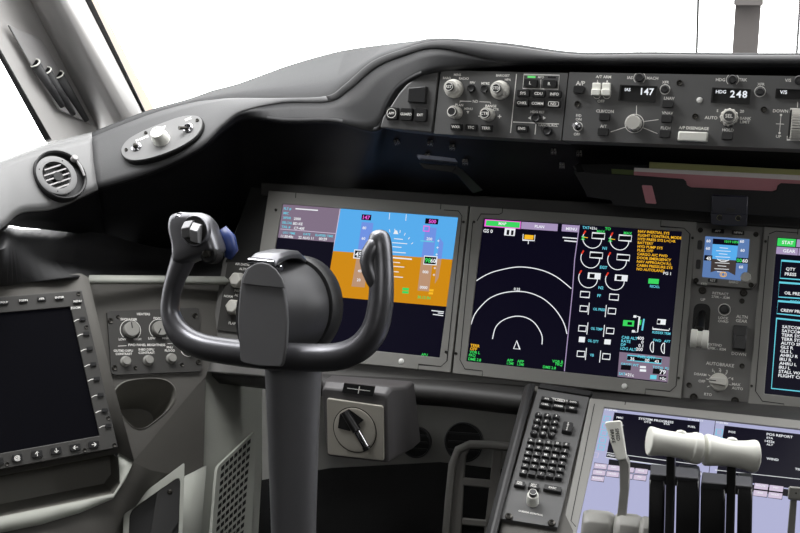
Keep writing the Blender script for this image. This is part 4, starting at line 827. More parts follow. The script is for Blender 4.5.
# =================================================================== footwell
b = MB(); b.grid([[P(262, 372, 2.0), P(420, 380, 1.92), P(620, 400, 1.8)], [P(262, 470, 1.98), P(420, 470, 1.92), P(620, 478, 1.78)], [P(262, 580, 1.9), P(420, 580, 1.84), P(620, 580, 1.7)]][::-1])
struct(b.build('wall_front', [M_fwall], None, world=True))
for i, (x, y, r, d) in enumerate(((466, 441, 19, 1.890), (418, 441, 15, 1.92))):
    wx = P(620, 438, 1.79) - P(420, 426, 1.92); wz = P(420, 380, 1.92) - P(420, 470, 1.92); n = wx.cross(wz).normalized(); n = n if n.dot(ray(x, y)) < 0 else -n; f2 = Fr(P(x, y, d) + n * .012, wx, n); kk = d / F; b = MB(); b.lathe([(r * kk * 1.05, -.002), (r * kk * 1.05, .003), (r * kk, .004), (r * kk * .96, .001)], seg=36); b.lathe([(r * kk * .96, -.02), (r * kk * .95, .0015)], seg=36, mi=1)
    for j in (-1, 0, 1): b.rect(0, j * r * kk * .45, r * kk * 1.7, .004, .001, .004, 0)
    T = b.build('foot_air_outlet', [M_dark, M_gap]); T.matrix_world = f2.M; MW[T.name] = f2.M
    tag(T, ('round dark air outlet in the footwell wall above the pedal', 'round dark air outlet in the footwell wall half hidden behind the crank box')[i], 'air vent')
b = MB()
b.grid([[P(262, 480, 1.93), P(330, 468, 1.88), P(440, 462, 1.82), P(600, 480, 1.73)], [P(250, 600, 1.75), P(330, 590, 1.70), P(470, 590, 1.62), P(600, 590, 1.56)]][::-1]); o = b.build('footrest_mat', [M_floor], None, world=True, solid=.004)
tag(o, 'black scuffed footwell mat between the control column and the pedal', 'mat')
# rudder pedal
fp = Fr(P(480, 490, 1.70), *tilt(20, 8)); k = fp.sc(480, 490)
T = thing('rudder_pedal', 'dark metal rudder pedal frame with square cut-outs beside the keypad console', 'pedal', fp)
def pq(pts): return fp.q(pts)
b = MB()
b.tube([(*fp.uv(444, 560), 0), (*fp.uv(449, 500), 0), (*fp.uv(452.5, 465), 0), (*fp.uv(458, 450), 0), (*fp.uv(470, 444.5), 0), (*fp.uv(490, 445), 0), (*fp.uv(520, 448), 0)], [(.012, .006)] * 7, 14, up=fp.n)
b.build('pedal_rim', [M_pedal], T)
b = MB(); b.prism(pq([(446, 560), (452, 490), (455, 462), (461, 452), (470, 448), (466, 456), (464, 480), (460, 560)]), -.008, .0); b.prism(pq([(493.5, 447), (503, 448), (490, 560), (481, 560)]), -.008, .0); b.build('side_bar', [M_pedal], T, bevel=.002)
for (y0, y1) in ((477.5, 485.5), (518, 525)):
    b = MB(); b.prism(pq([(462, y0), (493, y0 + 3), (491, y1 + 3), (461, y1)]), -.008, .0); b.build('cross_bar', [M_pedal], T, bevel=.002)
# =================================================================== crank box
fc = Fr(P(360, 425, 1.47), *tilt(4, -4)); k = fc.sc(356, 429)
T = thing('pedal_adjust_box', 'grey box with a round crank dial on a pale plate right of the column', 'crank', fc)
fbk = Fr(P(370, 420, 1.60), fc.ex, fc.n)
f_out = rrect(fc.q([(321.5, 388), (386.5, 395), (388, 463), (327, 456)]), .006, 4); 
b_out = rrect(fbk.q([(322, 380), (407, 386.5), (414, 449), (330, 450)]), .006, 4)
b = MB(); 
b2_ = MB(); b2_.loft([[P(335, 384, 1.62), P(395, 390, 1.62), P(395, 398, 1.62), P(335, 396, 1.62)], [P(345, 382, 1.75), P(400, 387, 1.72), P(400, 392, 1.72), P(345, 390, 1.75)]]); b2_.build('mount_bracket', [M_dark], T, world=True)
top_f = rrect(fc.q([(320.8, 381), (386, 387), (394, 462), (327, 456)]), .006, 4)
W = lambda fr, pts, h=0: [fr.w(p[0], p[1], h) for p in pts]
rings = [W(fbk, b_out, -.03), W(fbk, b_out), W(fc, rrect(fc.q([(321, 383), (389, 389), (391, 463.5), (327, 456.5)]), .008, 4), -.012), W(fc, f_out, 0)]
b.loft(rings); b.build('box_body', [M_crank], T, world=True, sharp=30, bevel=.002)
b = MB(); b.prism(rrect(fc.q([(327.8, 397.4), (384, 405.4), (384.8, 460), (328.8, 453.6)]), .004, 4), 0, .004); u, v = fc.uv(356, 429); b.ring(u, v, 23.4 * k, .9 * k, .0043, 1, seg=48); b.build('dial_plate', [M_crankf, M_gap], T, bevel=.001)
b = MB(); b.lathe([(22.6 * k, 0), (22.6 * k, .0055), (21 * k, .006), (12 * k, .0045), (3 * k, .004)], seg=48)
a = math.radians(120); 
b.build('dial', [M_crankf], T, (u, v, 0))
b = MB(); q0 = fc.uv(346, 411.5, .006); q1 = fc.uv(357, 431, .012); q2 = fc.uv(366, 446, .008)
b.prism(fc.q([(340, 414), (349, 409), (364, 420), (350, 431), (338, 428)], .006), .0058, .0066, 2)
b.tube([(*q0, .009), (*q1, .012)], [.006, .0068], 18, 0); b.tube([(*q1, .012), (*q2, .009)], [.0052, .005], 16, 1); b.tube([(q2[0], q2[1], .009), (q2[0] + .002, q2[1] - .0045, .009)], [.0055, .0055], 16, 0)
b.build('crank_handle', [M_lvblk, M_chrome, M_gap], T)
ftop = Fr(fc.w(*fc.uv(359, 390), .002), fc.ex, fc.n); b = MB(); b.prism(fc.q([(345, 382.6), (375.5, 386), (373.5, 396), (342.5, 392)], .0), .0, .0025)
pxs(fc, b, [(348, 387.6), (371, 390.4)], .8, .0029, 1); pxs(fc, b, [(360.4, 385.6), (359, 393)], 1.1, .0029, 1); b.build('icon_label', [M_dark, M_legend], T)
# =================================================================== control yoke
exY, nY = tilt(14, -3); fy = Fr(P(264, 330, 1.27), exY, nY); k = fy.sc(264, 330)
T = thing('control_yoke', 'graphite grey control yoke and column in front of the flight display', 'control yoke', fy)
path = [(188, 224, 8), (187, 236, 12.4), (184.5, 250, 13.4), (180.5, 264, 12.4), (175.4, 279, 10.8), (171, 296, 10), (170.8, 315, 10.6), (180.5, 334, 12.8), (199, 345.5, 13.8), (225, 351, 14.2), (262, 355, 14.8), (305, 357.5, 14.8), (338, 356.5, 14.2), (360, 347.5, 13.8), (374.5, 329.5, 13.6), (380.4, 305, 13), (381.6, 282, 12.4), (381.5, 262, 11.6), (380.2, 248, 12), (379.6, 240, 11.4), (379.2, 234.5, 9.6), (379, 231.4, 6.6), (378.9, 229.9, 3)]
pts = [(*fy.uv(x, y), 0.) for x, y, r in path]; cp = catm([(p[0], p[1], r * k) for p, (_, _, r) in zip(pts, path)], 6)
b = MB(); b.tube([(p.x, p.y, -.007 * max(0, 1 - i / 24)) for i, p in enumerate(cp)], [(p.z, p.z * .95) for p in cp], 28, up=(0, 0, 1)); b.build('handle_bar', [M_yoke], T, sharp=80)
# bulge on the right horn
b = MB(); c1 = [(381, 238, 7), (377, 246, 9.6), (373, 254, 10.4), (371.2, 261.5, 10), (372.8, 270, 9.6), (376.8, 280, 9.2), (381, 291, 7)]
b.tube([(*fy.uv(x, y), .004) for x, y, r in c1], [r * k for _, _, r in c1], 22, up=(0, 0, 1)); b.build('thumb_rest', [M_yoke], T, sharp=80)
# left horn head: switch housing
b = MB()
head = closed_catm([(171.5, 222), (175, 214), (184, 213), (193, 212.5), (203, 213.5), (210.5, 220), (215.5, 232), (220, 244), (221, 252), (214, 254), (205, 258), (194, 262), (184, 266), (176, 262), (175, 245), (172, 232)], 4)
hq = fy.q(head); cu = sum(p[0] for p in hq) / len(hq); cv = sum(p[1] for p in hq) / len(hq); lay = []
for sc_, h in ((.66, -.027), (.86, -.021), (.97, -.011), (1., -.002), (.985, .005), (.94, .0105), (.86, .0138), (.74, .0152), (.4, .0156)): lay.append([Vector((cu + (p[0] - cu) * sc_, cv + (p[1] - cv) * sc_, h)) for p in hq])
b.loft(lay); b.build('switch_housing', [M_yoke], T, sharp=80)
u, v = fy.uv(196, 231, .016); b = MB()
prof_ = [(16.4 * k, -.006), (16.2 * k, -.001), (15.2 * k, .0015), (14.2 * k, .001), (13.8 * k, -.0005)]
b.lathe(prof_, seg=40); b.lathe([(13.9 * k, -.002), (13.8 * k, .0009)], seg=36, mi=1)
sw = b.build('trim_switch', [M_yoke, M_gap], T, (u, v, .0195))
for sx_ in (-1, 1):
    b = MB(); w_ = .0112; x_ = sx_ * .006; q_ = .0022 * sx_
    b.add([(x_ - w_ / 2, -.011 - q_ * .6, .0), (x_ + w_ / 2, -.011 - q_ * 1.6, .0), (x_ + w_ / 2, .0105 - q_, .0), (x_ - w_ / 2, .0105, .0), (x_ - w_ / 2, -.011 - q_ * .6, .009), (x_ + w_ / 2, -.011 - q_ * 1.6, .009), (x_ + w_ / 2, .0015 - q_, .0125), (x_ - w_ / 2, .0015, .0125), (x_ + w_ / 2, .0105 - q_, .006), (x_ - w_ / 2, .0105, .006)],
        [(0, 1, 5, 4), (4, 5, 6, 7), (7, 6, 8, 9), (9, 8, 2, 3), (1, 2, 8, 6, 5), (0, 4, 7, 9, 3), (3, 2, 1, 0)])
    b.build('trim_rocker', [M_rock], sw, bevel=.0008)
u, v = fy.uv(178.5, 219, .012); b = MB(); b.lathe([(7.6 * k, -.02), (7.4 * k, .0), (6.4 * k, .003), (4.8 * k, .003)], seg=28, mi=1); b.lathe([(4.4 * k, .002), (4.4 * k, .006), (3.4 * k, .0078), (2 * k, .0072)], seg=24); b.build('disconnect_button', [M_chrome, M_yoke], T, (u, v, .007))
u, v = fy.uv(211, 254, .004); b = MB(); b.lathe([(10 * k, -.014), (10 * k, .001), (8 * k, .004)], seg=24); b.lathe([(4 * k, .004), (4 * k, .008), (3 * k, .009)], seg=20, mi=1); b.build('radio_switch', [M_gap, M_screw], T, (u, v, .0085))
b = MB(); b.tube([(*fy.uv(212, 228), -.024), (*fy.uv(217, 238), -.028), (*fy.uv(220, 250), -.028), (*fy.uv(217, 258), -.027)], [.006, .0095, .009, .005], 18, up=(0, 0, 1)); b.build('trigger', [M_blue], T, sharp=80)
# clip plate
plate = [(240.6, 320), (242.6, 290), (244.6, 277), (249, 268.5), (255.5, 264.2), (262.5, 262.8), (270, 264.8), (277, 270.4), (282.6, 279), (286, 289), (288.6, 305), (289.6, 322), (288.6, 345), (285.6, 363), (283, 366.4), (262, 365.8), (246.5, 362.6), (243, 360)]
b = MB(); pz = fy.q(plate, .02); b.prism([p for p in pz], .020, .0275)
b.build('clip_plate', [M_plate], T, bevel=.0015)
b = MB(); fl = fy.q([(243.2, 283.8), (245.2, 276), (249.6, 268), (256, 263.6), (263, 262.4), (270.6, 264.4), (277.4, 270), (283, 278.6), (285.6, 288.4), (264, 286.4)], .0275); b.prism(fl, .0277, .0305); b.build('clip_flap', [M_plate], T, bevel=.001)
# hub dome: stack of ellipses along -n toward the panel
def ell(cx, cy, rx, ry, h, n=40):
    u, v = fy.uv(cx, cy); u0, v0 = u, v; kk = k
    return [Vector((u0 + rx * kk * math.cos(2 * math.pi * i / n), v0 + ry * kk * math.sin(2 * math.pi * i / n), h)) for i in range(n)]
b = MB(); uh, vh = fy.uv(263, 312)
def ring_c(du, dv, rx, ry, h, n=44): return [Vector((uh + du + rx * math.cos(2 * math.pi * i / n), vh + dv + ry * math.sin(2 * math.pi * i / n), h)) for i in range(n)]
b.loft([ring_c(0, 0, .026, .052, .02), ring_c(0, 0, .028, .053, .008), ring_c(.001, 0, .033, .054, -.006), ring_c(.003, 0, .042, .056, -.022), ring_c(.005, .002, .049, .058, -.040), ring_c(.006, .002, .053, .060, -.052), ring_c(.006, .003, .0545, .061, -.060)][::-1]); b.build('hub_dome', [M_hub], T, sharp=80)
b = MB(); b.loft([ring_c(.008, .005, .0565, .0625, -.061), ring_c(.008, .005, .059, .065, -.066), ring_c(.008, .005, .059, .065, -.088), ring_c(.008, .005, .056, .062, -.092)][::-1]); b.build('back_disc', [M_dark], T, sharp=45)
# clamp arm over the top of the hub
b = MB(); wA = .017
c_ = [(254, 262.5, .030), (258, 259, .018), (266, 255, .002), (272, 251, -.02), (278, 249, -.045), (284, 250, -.06)]
uc, vc = fy.uv(264, 262, .02); prof = [(0.001, .026), (.006, .018), (.009, .002), (.012, -.02), (.012, -.045), (.006, -.062)]
rings = []
for dv, h in prof:
    w_ = .0185 if h > -.01 else .0165
    rings.append([Vector((uc - w_, vc + dv - .006, h)), Vector((uc + w_, vc + dv - .006, h)), Vector((uc + w_, vc + dv - .001, h)), Vector((uc + w_ * .7, vc + dv + .0035, h)), Vector((uc - w_ * .7, vc + dv + .0035, h)), Vector((uc - w_, vc + dv - .001, h))])
b.loft(rings[::-1]); b.build('clamp_arm', [M_yoke], T, bevel=.0012)
b = MB(); f3 = Fr((0, 0, 0), (0, 1, 0), (1, 0, 0)); b.tube([(uc + .016, vc - .005, .016), (uc + .0225, vc - .005, .016)], [.0032, .0032], 16); b.tube([(uc + .016, vc - .016, .022), (uc + .022, vc - .016, .022)], [.0022, .0022], 14); b.build('clamp_screw', [M_chrome], T)
b = MB(); b.tube([(uc - .017, vc + .0005, .0265), (uc + .017, vc + .0005, .0265)], [.0028, .0028], 14); b.build('hinge_pin', [M_chrome], T)
# column
b = MB(); rings = []
for (xl, xr, y, d) in ((263, 322, 366, 1.318), (264, 321, 385, 1.322), (266, 318.5, 430, 1.325), (268, 317, 480, 1.33), (270, 315.5, 533, 1.335), (272, 314, 590, 1.34)):
    a, c2 = P(xl, y, d), P(xr, y, d); m = (a + c2) / 2; hw = (c2 - a).length / 2 * .985; dx = (c2 - a).normalized(); dy = Vector((-dx.y, dx.x, 0)).normalized(); ring = []
    for i in range(36):
        t = 2 * math.pi * i / 36; cs, sn = math.cos(t), math.sin(t); e = .62
        ring.append(m + dy * hw * .8 * .6 + dx * hw * math.copysign(abs(cs) ** e, cs) + dy * hw * .8 * math.copysign(abs(sn) ** e, sn))
    rings.append(ring)
b.loft(rings[::-1]); b.build('column', [M_col], T, world=True, sharp=80)
# =================================================================== pedestal: keypad, lower display, levers
exL, nL = tilt(63); fL = Fr(P(604.2, 407, 1.46), exL, nL)
def kp_frame():
    a, b_, c2 = P(538, 388.6, 1.50), P(589, 397, 1.482), P(501.5, 518, 1.33)
    n = (c2 - a).cross(b_ - a).normalized()
    if n.dot(ray(545, 450)) > 0: n = -n
    return Fr(c2, b_ - a, n)
fk = kp_frame(); k = fk.sc(545, 450)
ped = thing('center_pedestal', 'grey center pedestal at lower right carrying keypad, lower display and levers', 'pedestal', loc=P(640, 560, 1.25))
b = MB(); fr = fk.sub(-.006); q = [(534, 385), (592, 395), (572, 560), (492, 560)]; tp = on(fr, q); b.loft([[p + Vector((0, .0, -.30)) for p in tp], tp]); b.build('keypad_console', [M_cons], ped, world=True, bevel=.003)
b = MB(); e0 = on(fk.sub(.006), [(536, 384), (524, 430), (511, 480), (497, 536), (490, 565)]); rings = []
for p in e0: rings.append([p + fk.ex * -.001, p + fk.ex * -.008 + fk.n * .001, p + fk.ex * -.016 - fk.n * .006, p + fk.ex * -.018 - fk.n * .05, p + fk.ex * -.004 - fk.n * .05])
b.loft(rings); b.build('edge_rail', [M_dark], ped, world=True, bevel=.002)
frl = fL.sub(-.012); b = MB(); tp = on(frl, [(590, 399), (860, 427), (840, 580), (562, 580), (560, 540)]); b.loft([[p + Vector((0, 0, -.25)) for p in tp], tp]); b.build('display_console', [M_cons], ped, world=True, bevel=.003)
# keypad
T = thing('keypad_panel', 'grey keypad panel with letter keys and white cursor knob left of the lower display', 'keypad', fk)
b = MB(); b.prism(fk.q([(538, 388.6), (589.2, 397), (557.4, 527.4), (500.6, 518.4)]), -.006, 0)
legend(b, fk, [('DISPLAY SELECT', 560.5, 399.8, 1.8), ('CURSOR CONTROL', 530.8, 513.2, 1.9)], HL); b.build('face_plate', [M_mcp, M_legend], T, bevel=.001)
b = MB(); b.prism(fk.q([(541, 384.6), (592.5, 393), (589.2, 397), (538, 388.6)]), -.006, .003); b.build('top_strip', [M_dark], T)
for x, y, t, bx in ((546.6, 401.6, 'SYS', 0), (559.8, 403.2, 'CDU', 1), (573, 405, 'INFO', 0), (544.9, 407.2, 'CHKL', 0), (558.2, 408.9, 'COMM', 0), (571.6, 410.7, 'ND', 0)): button(T, fk, x, y, 12.2, 5.2, t, 2., .006, name='key', box=bool(bx))
for r in range(4):
    for c2 in range(3): 
        x, y = 538.3 + c2 * 8.9 - r * 1.55, 417 + r * 6. + c2 * .9; rk = rbutton(T, fk, x, y, 3.7, .006, 'key')
        b = MB(); u, v = 0, 0; kk = fk.sc(x, y); b.text(('123', '456', '789', '.0-')[r][c2], 0, 0, 2.3 * kk, .0062, 0); b.build('key_legend', [M_legend], rk)
button(T, fk, 567.4, 429.8, 11, 13.4, 'E\nN\nT\nE\nR', 1.7, .007, name='key')
L = 'ABCDE' 'FGHIJ' 'KLMNO' 'PQRST' 'UVWXY' 'Z SP/+'
for r in range(6):
    for c2 in range(5):
        ch = 'ABCDEFGHIJKLMNOPQRSTUVWXYZ /-+'[r * 5 + c2]; x, y = 530.8 + c2 * 8.85 - r * 1.55, 443.4 + r * 6.3 + c2 * 1.05
        button(T, fk, x, y, 7.6, 5.3, ch.strip(), 2.4, .007, name='key')
for x, y, w, t in ((519.6, 486, 11.5, 'PREV\nPAGE'), (533.6, 488.4, 11.5, 'NEXT\nPAGE'), (552.4, 490.8, 19, 'EXEC')): button(T, fk, x, y, w, 6.4, t, 1.6 if '\n' in t else 2.2, .006, name='key')
knob(T, fk, 532.6, 502.5, 6, .016, 3.9, '', name='cursor_knob', mt=M_white, skirt=1)
for x, y in ((508.8, 517.2), (551.6, 523.6)): screw(T, fk, x, y, 3.8, .001)
# lower display
T = thing('lower_display', 'tilted pale lavender display behind the thrust levers', 'display', fL); k = fL.sc(604, 407)
out = [(590, 398), (858, 426.5), (838, 578), (555, 560)]; inn = [(604.2, 407), (828, 432), (815, 560), (573.6, 545)]
b = MB(); b.frame(fL.q(out), fL.q(inn), -.012, 0)
pxs(fL, b, [(594.5, 404), (571, 521), (576, 527)], .7, HL, 1); pxs(fL, b, [(625.4, 402), (625, 405)], .8, HL, 1); b.build('bezel', [M_bezel, M_gap], T, bevel=.0012)
fs = fL.sub(-.003); mb_ = MB(); mb_.flat(fs.q(inn), 0, SI['lav']); s = Scr(fs, mb_)
s.poly([(614.4, 412.4), (699.8, 421.8), (697, 470), (606, 457.4)], 'navy'); s.poly([(609, 459.2), (697, 470.6), (696, 476.6), (608.4, 465)], 'black'); s.line([(606, 457.4), (697, 470)], .8, 'white'); s.line([(606.6, 452.6), (697, 464.6)], .7, 'white')
s.poly([(724.4, 425.6), (824, 437), (816, 492), (716, 478)], 'navy'); s.line([(715, 470), (816, 481)], .7, 'white'); s.poly([(716, 480), (816, 493), (815, 500), (715, 487)], 'black')
s.line([(715.6, 420), (700, 545)], .6, 'navy')
for y in range(5): s.line([(604.6 - y * 1.5, 416 + y * 7.2), (610.6 - y * 1.5, 416.8 + y * 7.2), (609.4 - y * 1.5, 421.6 + y * 7.2), (603.6 - y * 1.5, 420.8 + y * 7.2)], .7, 'cyan', True)
for y in range(2): s.line([(716.6, 429 + y * 8), (722.6, 429.8 + y * 8), (721.8, 435.6 + y * 8), (715.8, 434.8 + y * 8)], .7, 'cyan', True)
s.text('11:20:40z', 605.6, 409.4, 2.2, 'white'); s.text('FMC', 616.6, 417.4, 2.4, 'white'); s.text('SYSTEM PROGRESS', 638.6, 418.4, 2.8, 'white'); s.text('11 AUG 11', 688, 419.2, 2.3, 'white'); s.text('DTG', 644.4, 421.8, 2.2, 'white'); s.text('ETA', 664, 423.8, 2.2, 'white'); s.text('FUEL', 688, 426.4, 2.4, 'white'); s.text('11:20:40z', 716, 422.2, 2.2, 'white')
s.text('POS', 728.6, 431.8, 2.6, 'white'); s.text('POS REPORT', 766.6, 434.2, 3, 'white'); s.text('ETA', 766.6, 437.8, 2.4, 'white'); s.text('1422z', 764.8, 441, 2.8, 'white'); s.text('ALT', 766.4, 444.4, 2.4, 'white'); s.text('WIND', 766.4, 458.6, 2.8, 'white'); s.text('TEMP', 795, 469, 2.6, 'white'); s.text('NEXT', 614.6, 425, 2.4, 'white'); s.text('PREDICTED', 607.6, 455.2, 2.2, 'white')
def cells(x, y, nx, ny, w, h, dx, dy):
    for i in range(nx):
        for j in range(ny):
            cx_, cy_ = x + i * w - j * dx, y + j * h + i * dy
            s.poly([(cx_, cy_), (cx_ + w - 1, cy_ + dy * .9), (cx_ + w - 1.8, cy_ + dy * .9 + h - 1), (cx_ - .8, cy_ + h - 1)], 'rose'); s.line([(cx_, cy_), (cx_ + w - 1, cy_ + dy * .9), (cx_ + w - 1.8, cy_ + dy * .9 + h - 1), (cx_ - .8, cy_ + h - 1)], .45, 'navy', True); s.text(('ROUTE', 'LEGS', 'FIX', 'INIT', 'HOLD', 'PROG', 'VNAV', 'DEP')[(i * 3 + j) % 8], cx_ + w * .42, cy_ + h * .45, 1.9, 'white', 'C')
cells(594.6, 463, 4, 2, 13.6, 6.4, 1.4, 1.7); cells(591.8, 475.8, 1, 1, 13.6, 6, 1.4, 1.7); cells(754.6, 483, 2, 2, 15, 7, 1, 2); cells(694, 471, 1, 5, 8, 7, 1, 1)
s.line([(594, 453), (598.6, 453.6), (597.6, 458), (593, 457.4)], .6, 'rose', True)
mb_.build('screen', [E[k_] for k_ in SM], T, (0, 0, -.003))
# lever quadrant covers (light grey rounded shells)
cov = thing('lever_slot_cover', 'rounded light grey quadrant shells at the foot of the speed brake lever', 'cover', loc=P(615, 560, 1.17))
for (xl, xr, yt, d) in ((585, 612.6, 512.4, 1.19), (617, 640.6, 515.6, 1.18), (642.5, 655, 519, 1.175)):
    b = MB(); rows = []
    for (dy_, dd) in ((60, .0), (22, .0), (10, .003), (3, .012), (0, .03), (2, .06), (12, .10)):
        rows.append([P(xl - dy_ * .1, yt + dy_, d + dd), P(xr - dy_ * .06, yt + dy_ + 2.6, d + dd)])
    rows = [[r[0] + Vector((0, .004, -.006)), r[0].lerp(r[1], .06) + Vector((0, .001, -.002)), r[0].lerp(r[1], .2), r[0].lerp(r[1], .8), r[0].lerp(r[1], .94) + Vector((0, .001, -.002)), r[1] + Vector((0, .004, -.006))] for r in rows]
    b.grid([[r[j] for r in rows] for j in range(6)]); b.build('shell', [M_pedl], cov, world=True, sharp=60, solid=.004, bevel=.0015)
# speed brake lever
T = thing('speed_brake_lever', 'grey lever with white wedge handle lettered speed brake in front of the lower display', 'lever', loc=P(619, 533, 1.2))
fb = Fr(P(615, 440, 1.2), *tilt(22)); k = fb.sc(615, 440)
b = MB(); b.prism(fb.q([(604.6, 423.4), (606.4, 421.6), (619.4, 420.4), (621.2, 422), (626.4, 457.4), (625, 459.6), (617.8, 460.4), (616, 459)]), -.012, 0)
w = fb.M
a = math.radians(-76)
u, v = fb.uv(617.6, 434.6); b.text('SPEED', u, v, 3.3 * k, .0004, 1, 'C', a, .95); u, v = fb.uv(612.8, 436.2); b.text('BRAKE', u, v, 3.3 * k, .0004, 1, 'C', a, .95)
b.v = [fb.w(*p) for p in b.v]
b.build('handle', [M_white, M_gap], T, world=True, bevel=.0012)
b = MB(); ring = []
for (xl, xr, y, d) in ((617.5, 626, 458, 1.202), (619.4, 629.2, 465, 1.202), (619.6, 628.6, 490, 1.2), (617, 626, 516, 1.195), (613, 622, 550, 1.19)):
    a, c2 = P(xl, y, d), P(xr, y, d); ring.append([a, c2, c2 + Vector((0, .012, 0)), a + Vector((0, .012, 0))])
b.loft(ring[::-1]); b.build('shaft', [M_levg], T, world=True, bevel=.001)
# thrust levers
def thrust(label, gp, arm, shr, sw):
    T = thing('thrust_lever', label, 'lever', loc=P(arm[0], 560, 1.14), group=None); d = 1.14; kk = d / F
    b = MB(); cp = catm([(x, y, r) for x, y, r in gp], 5); b.tube([P(p.x, p.y, d) for p in cp], [p.z * kk for p in cp], 30); b.build('grip', [M_white], T, world=True, sharp=60)
    b = MB(); x, y = sw; b.tube([P(x - 5, y + 1.4, d + .002), P(x - 3, y + .8, d), P(x, y + 1.0, d), P(x + 3, y + 1.8, d), P(x + 5, y + 3, d + .002)], [.002, .0034, .004, .0036, .002], 16); b.build('thumb_switch', [M_white], T, world=True, sharp=80)
    b = MB(); ax, aw = arm; rg = []
    for (dx, y, dd) in ((0, 452, 0), (-.3, 480, 0), (-1.2, 520, -.006), (-2.5, 570, -.012)): a, c2 = P(ax + dx - aw / 2, y, d + dd), P(ax + dx + aw / 2, y, d + dd); rg.append([a, c2, c2 + Vector((0, .02, 0)), a + Vector((0, .02, 0))])
    b.loft(rg[::-1]); b.build('arm', [M_lvblk], T, world=True, bevel=.0012)
    xl, xr, yt = shr
    for (x0, x1, nm) in ((xl, ax - aw / 2 - 1.6, 'side_guard'), (ax + aw / 2 + 1.6, xr, 'side_guard')):
        b = MB(); rg = []
        for (y, dd, sh) in ((yt + 12, .016, 0), (yt + 17, .008, 0), (yt + 28, .003, 0), (yt + 60, .0, -.6), (yt + 110, -.004, -1.6)):
            a, c2 = P(x0 + sh, y, d + .015 + dd), P(x1 + sh, y + (x1 - x0) * .06, d + .015 + dd); rg.append([a, c2, c2 + Vector((0, .03, 0)), a + Vector((0, .03, 0))])
        b.loft(rg[::-1]); b.build(nm, [M_lvblk], T, world=True, bevel=.003)
    b = MB(); a0 = [P(xl + 2, yt, d + .05), P(xr - .6, yt + 5, d + .05), P(xr - .2, yt + 15, d + .022), P(xl + 1, yt + 10.5, d + .022)]
    b.loft([[p + Vector((0, .0, -.012)) for p in a0], a0]); b.build('top_plate', [M_lvtop], T, world=True, bevel=.0015)
gl = [(648.4, 441, 12.8), (649.2, 441.1, 14.4), (652, 441.4, 14.6), (660, 442.4, 13.2), (672, 444.2, 12.7), (684, 446.2, 13.4), (690, 447.2, 14.4), (692, 447.6, 15.6), (697.5, 448.6, 15.8), (699.5, 449, 15.2), (700.3, 449.1, 13.8)]
gr_ = [(704.6, 449.6, 14.2), (705.4, 449.7, 15.6), (708, 450.1, 15.8), (714, 451, 14.9), (724, 452.4, 13.6), (735, 453.9, 13.4), (745, 455.2, 14.6), (752, 456.1, 16.2), (755.2, 456.5, 16.2), (756.2, 456.6, 14.8)]
thrust('left thrust lever with white flared handle on a black arm', gl, (670.5, 8.4), (649, 699, 463.4), (681, 432.4))
thrust('right thrust lever with white flared handle on a black arm', gr_, (731.4, 9), (700.5, 752.5, 471.5), (732, 439.6))
# flap lever
T = thing('flap_lever', 'pale grey lever handle at the lower right edge of the picture', 'lever', loc=P(794, 550, 1.16))
b = MB(); b.loft([[P(787.6, 499.5, 1.16), P(830, 504, 1.16), P(830, 504, 1.2), P(787.6, 499.5, 1.2)], [P(788.6, 486, 1.16), P(831, 490, 1.16), P(831, 490, 1.2), P(788.6, 486, 1.2)]]); b.build('handle', [M_pedl], T, world=True, bevel=.002)
b = MB(); b.loft([[P(785, 560, 1.17), P(793, 560, 1.17), P(793, 560, 1.19), P(785, 560, 1.19)], [P(790, 500, 1.17), P(797, 500, 1.17), P(797, 500, 1.19), P(790, 500, 1.19)]]); b.build('shaft', [M_pedl], T, world=True, bevel=.001)
b = MB(); u = P(796, 493, 1.158); b.tube([u, u + Vector((0, -.001, 0))], [.001, .001], 10); b.build('pin', [M_gap], T, world=True)
# =================================================================== window posts, windows, shell
def post(name, secs, m, smooth=80):
    b = MB(); b.loft([[P(*p) for p in s_] for s_ in secs][::-1]); return struct(b.build(name, [m], None, world=True, sharp=smooth))
def ext(p0, p1, t): return (p0[0] + (p1[0] - p0[0]) * t, p0[1] + (p1[1] - p0[1]) * t, p0[2] + (p1[2] - p0[2]) * t)
bot = [(99, 131, 1.92), (106, 126, 1.885), (114, 122, 1.872), (122, 118, 1.874), (131, 115, 1.90), (139, 112, 1.95), (146, 118, 2.02), (120, 130, 2.05)]
tp_ = [(30, 0, 1.74), (39, 0, 1.705), (49, 0, 1.69), (60, 0, 1.692), (72, 0, 1.72), (82.5, 0, 1.77), (88, 0, 1.84), (60, 0, 1.88)]
post('trim_1', [[ext(b_, t_, -.12) for b_, t_ in zip(bot, tp_)], [ext(b_, t_, 1.5) for b_, t_ in zip(bot, tp_)]], M_pillar)
# inner trim panel carrying the pen holder
b2 = [(46, 142, 1.80), (101, 133, 1.925), (104, 135, 1.96), (49, 144, 1.84)]; t2 = [(-33, 0, 1.62), (32, 0, 1.745), (34, 0, 1.78), (-30, 0, 1.66)]
post('trim_2', [b2, [ext(b_, t_, 1.4) for b_, t_ in zip(b2, t2)]], M_pillar, 30)
b3 = [(44.5, 140, 1.795), (51, 139, 1.80), (53, 141, 1.83), (46, 141, 1.83)]; t3 = [(-32.5, 0, 1.6), (-28.4, 0, 1.61), (-27, 0, 1.64), (-32, 0, 1.64)]
post('trim_3', [b3, [ext(b_, t_, 1.3) for b_, t_ in zip(b3, t3)]], M_dark, 30)
b4 = [(138.5, 111, 2.0), (147, 115, 2.0), (148, 115, 2.03), (139, 111, 2.03)]; t4 = [(82.5, 0, 1.80), (91.5, 0, 1.80), (92, 0, 1.83), (83, 0, 1.83)]
post('trim_4', [[ext(b_, t_, -.1) for b_, t_ in zip(b4, t4)], [ext(b_, t_, 1.3) for b_, t_ in zip(b4, t4)]], M_dark, 30)
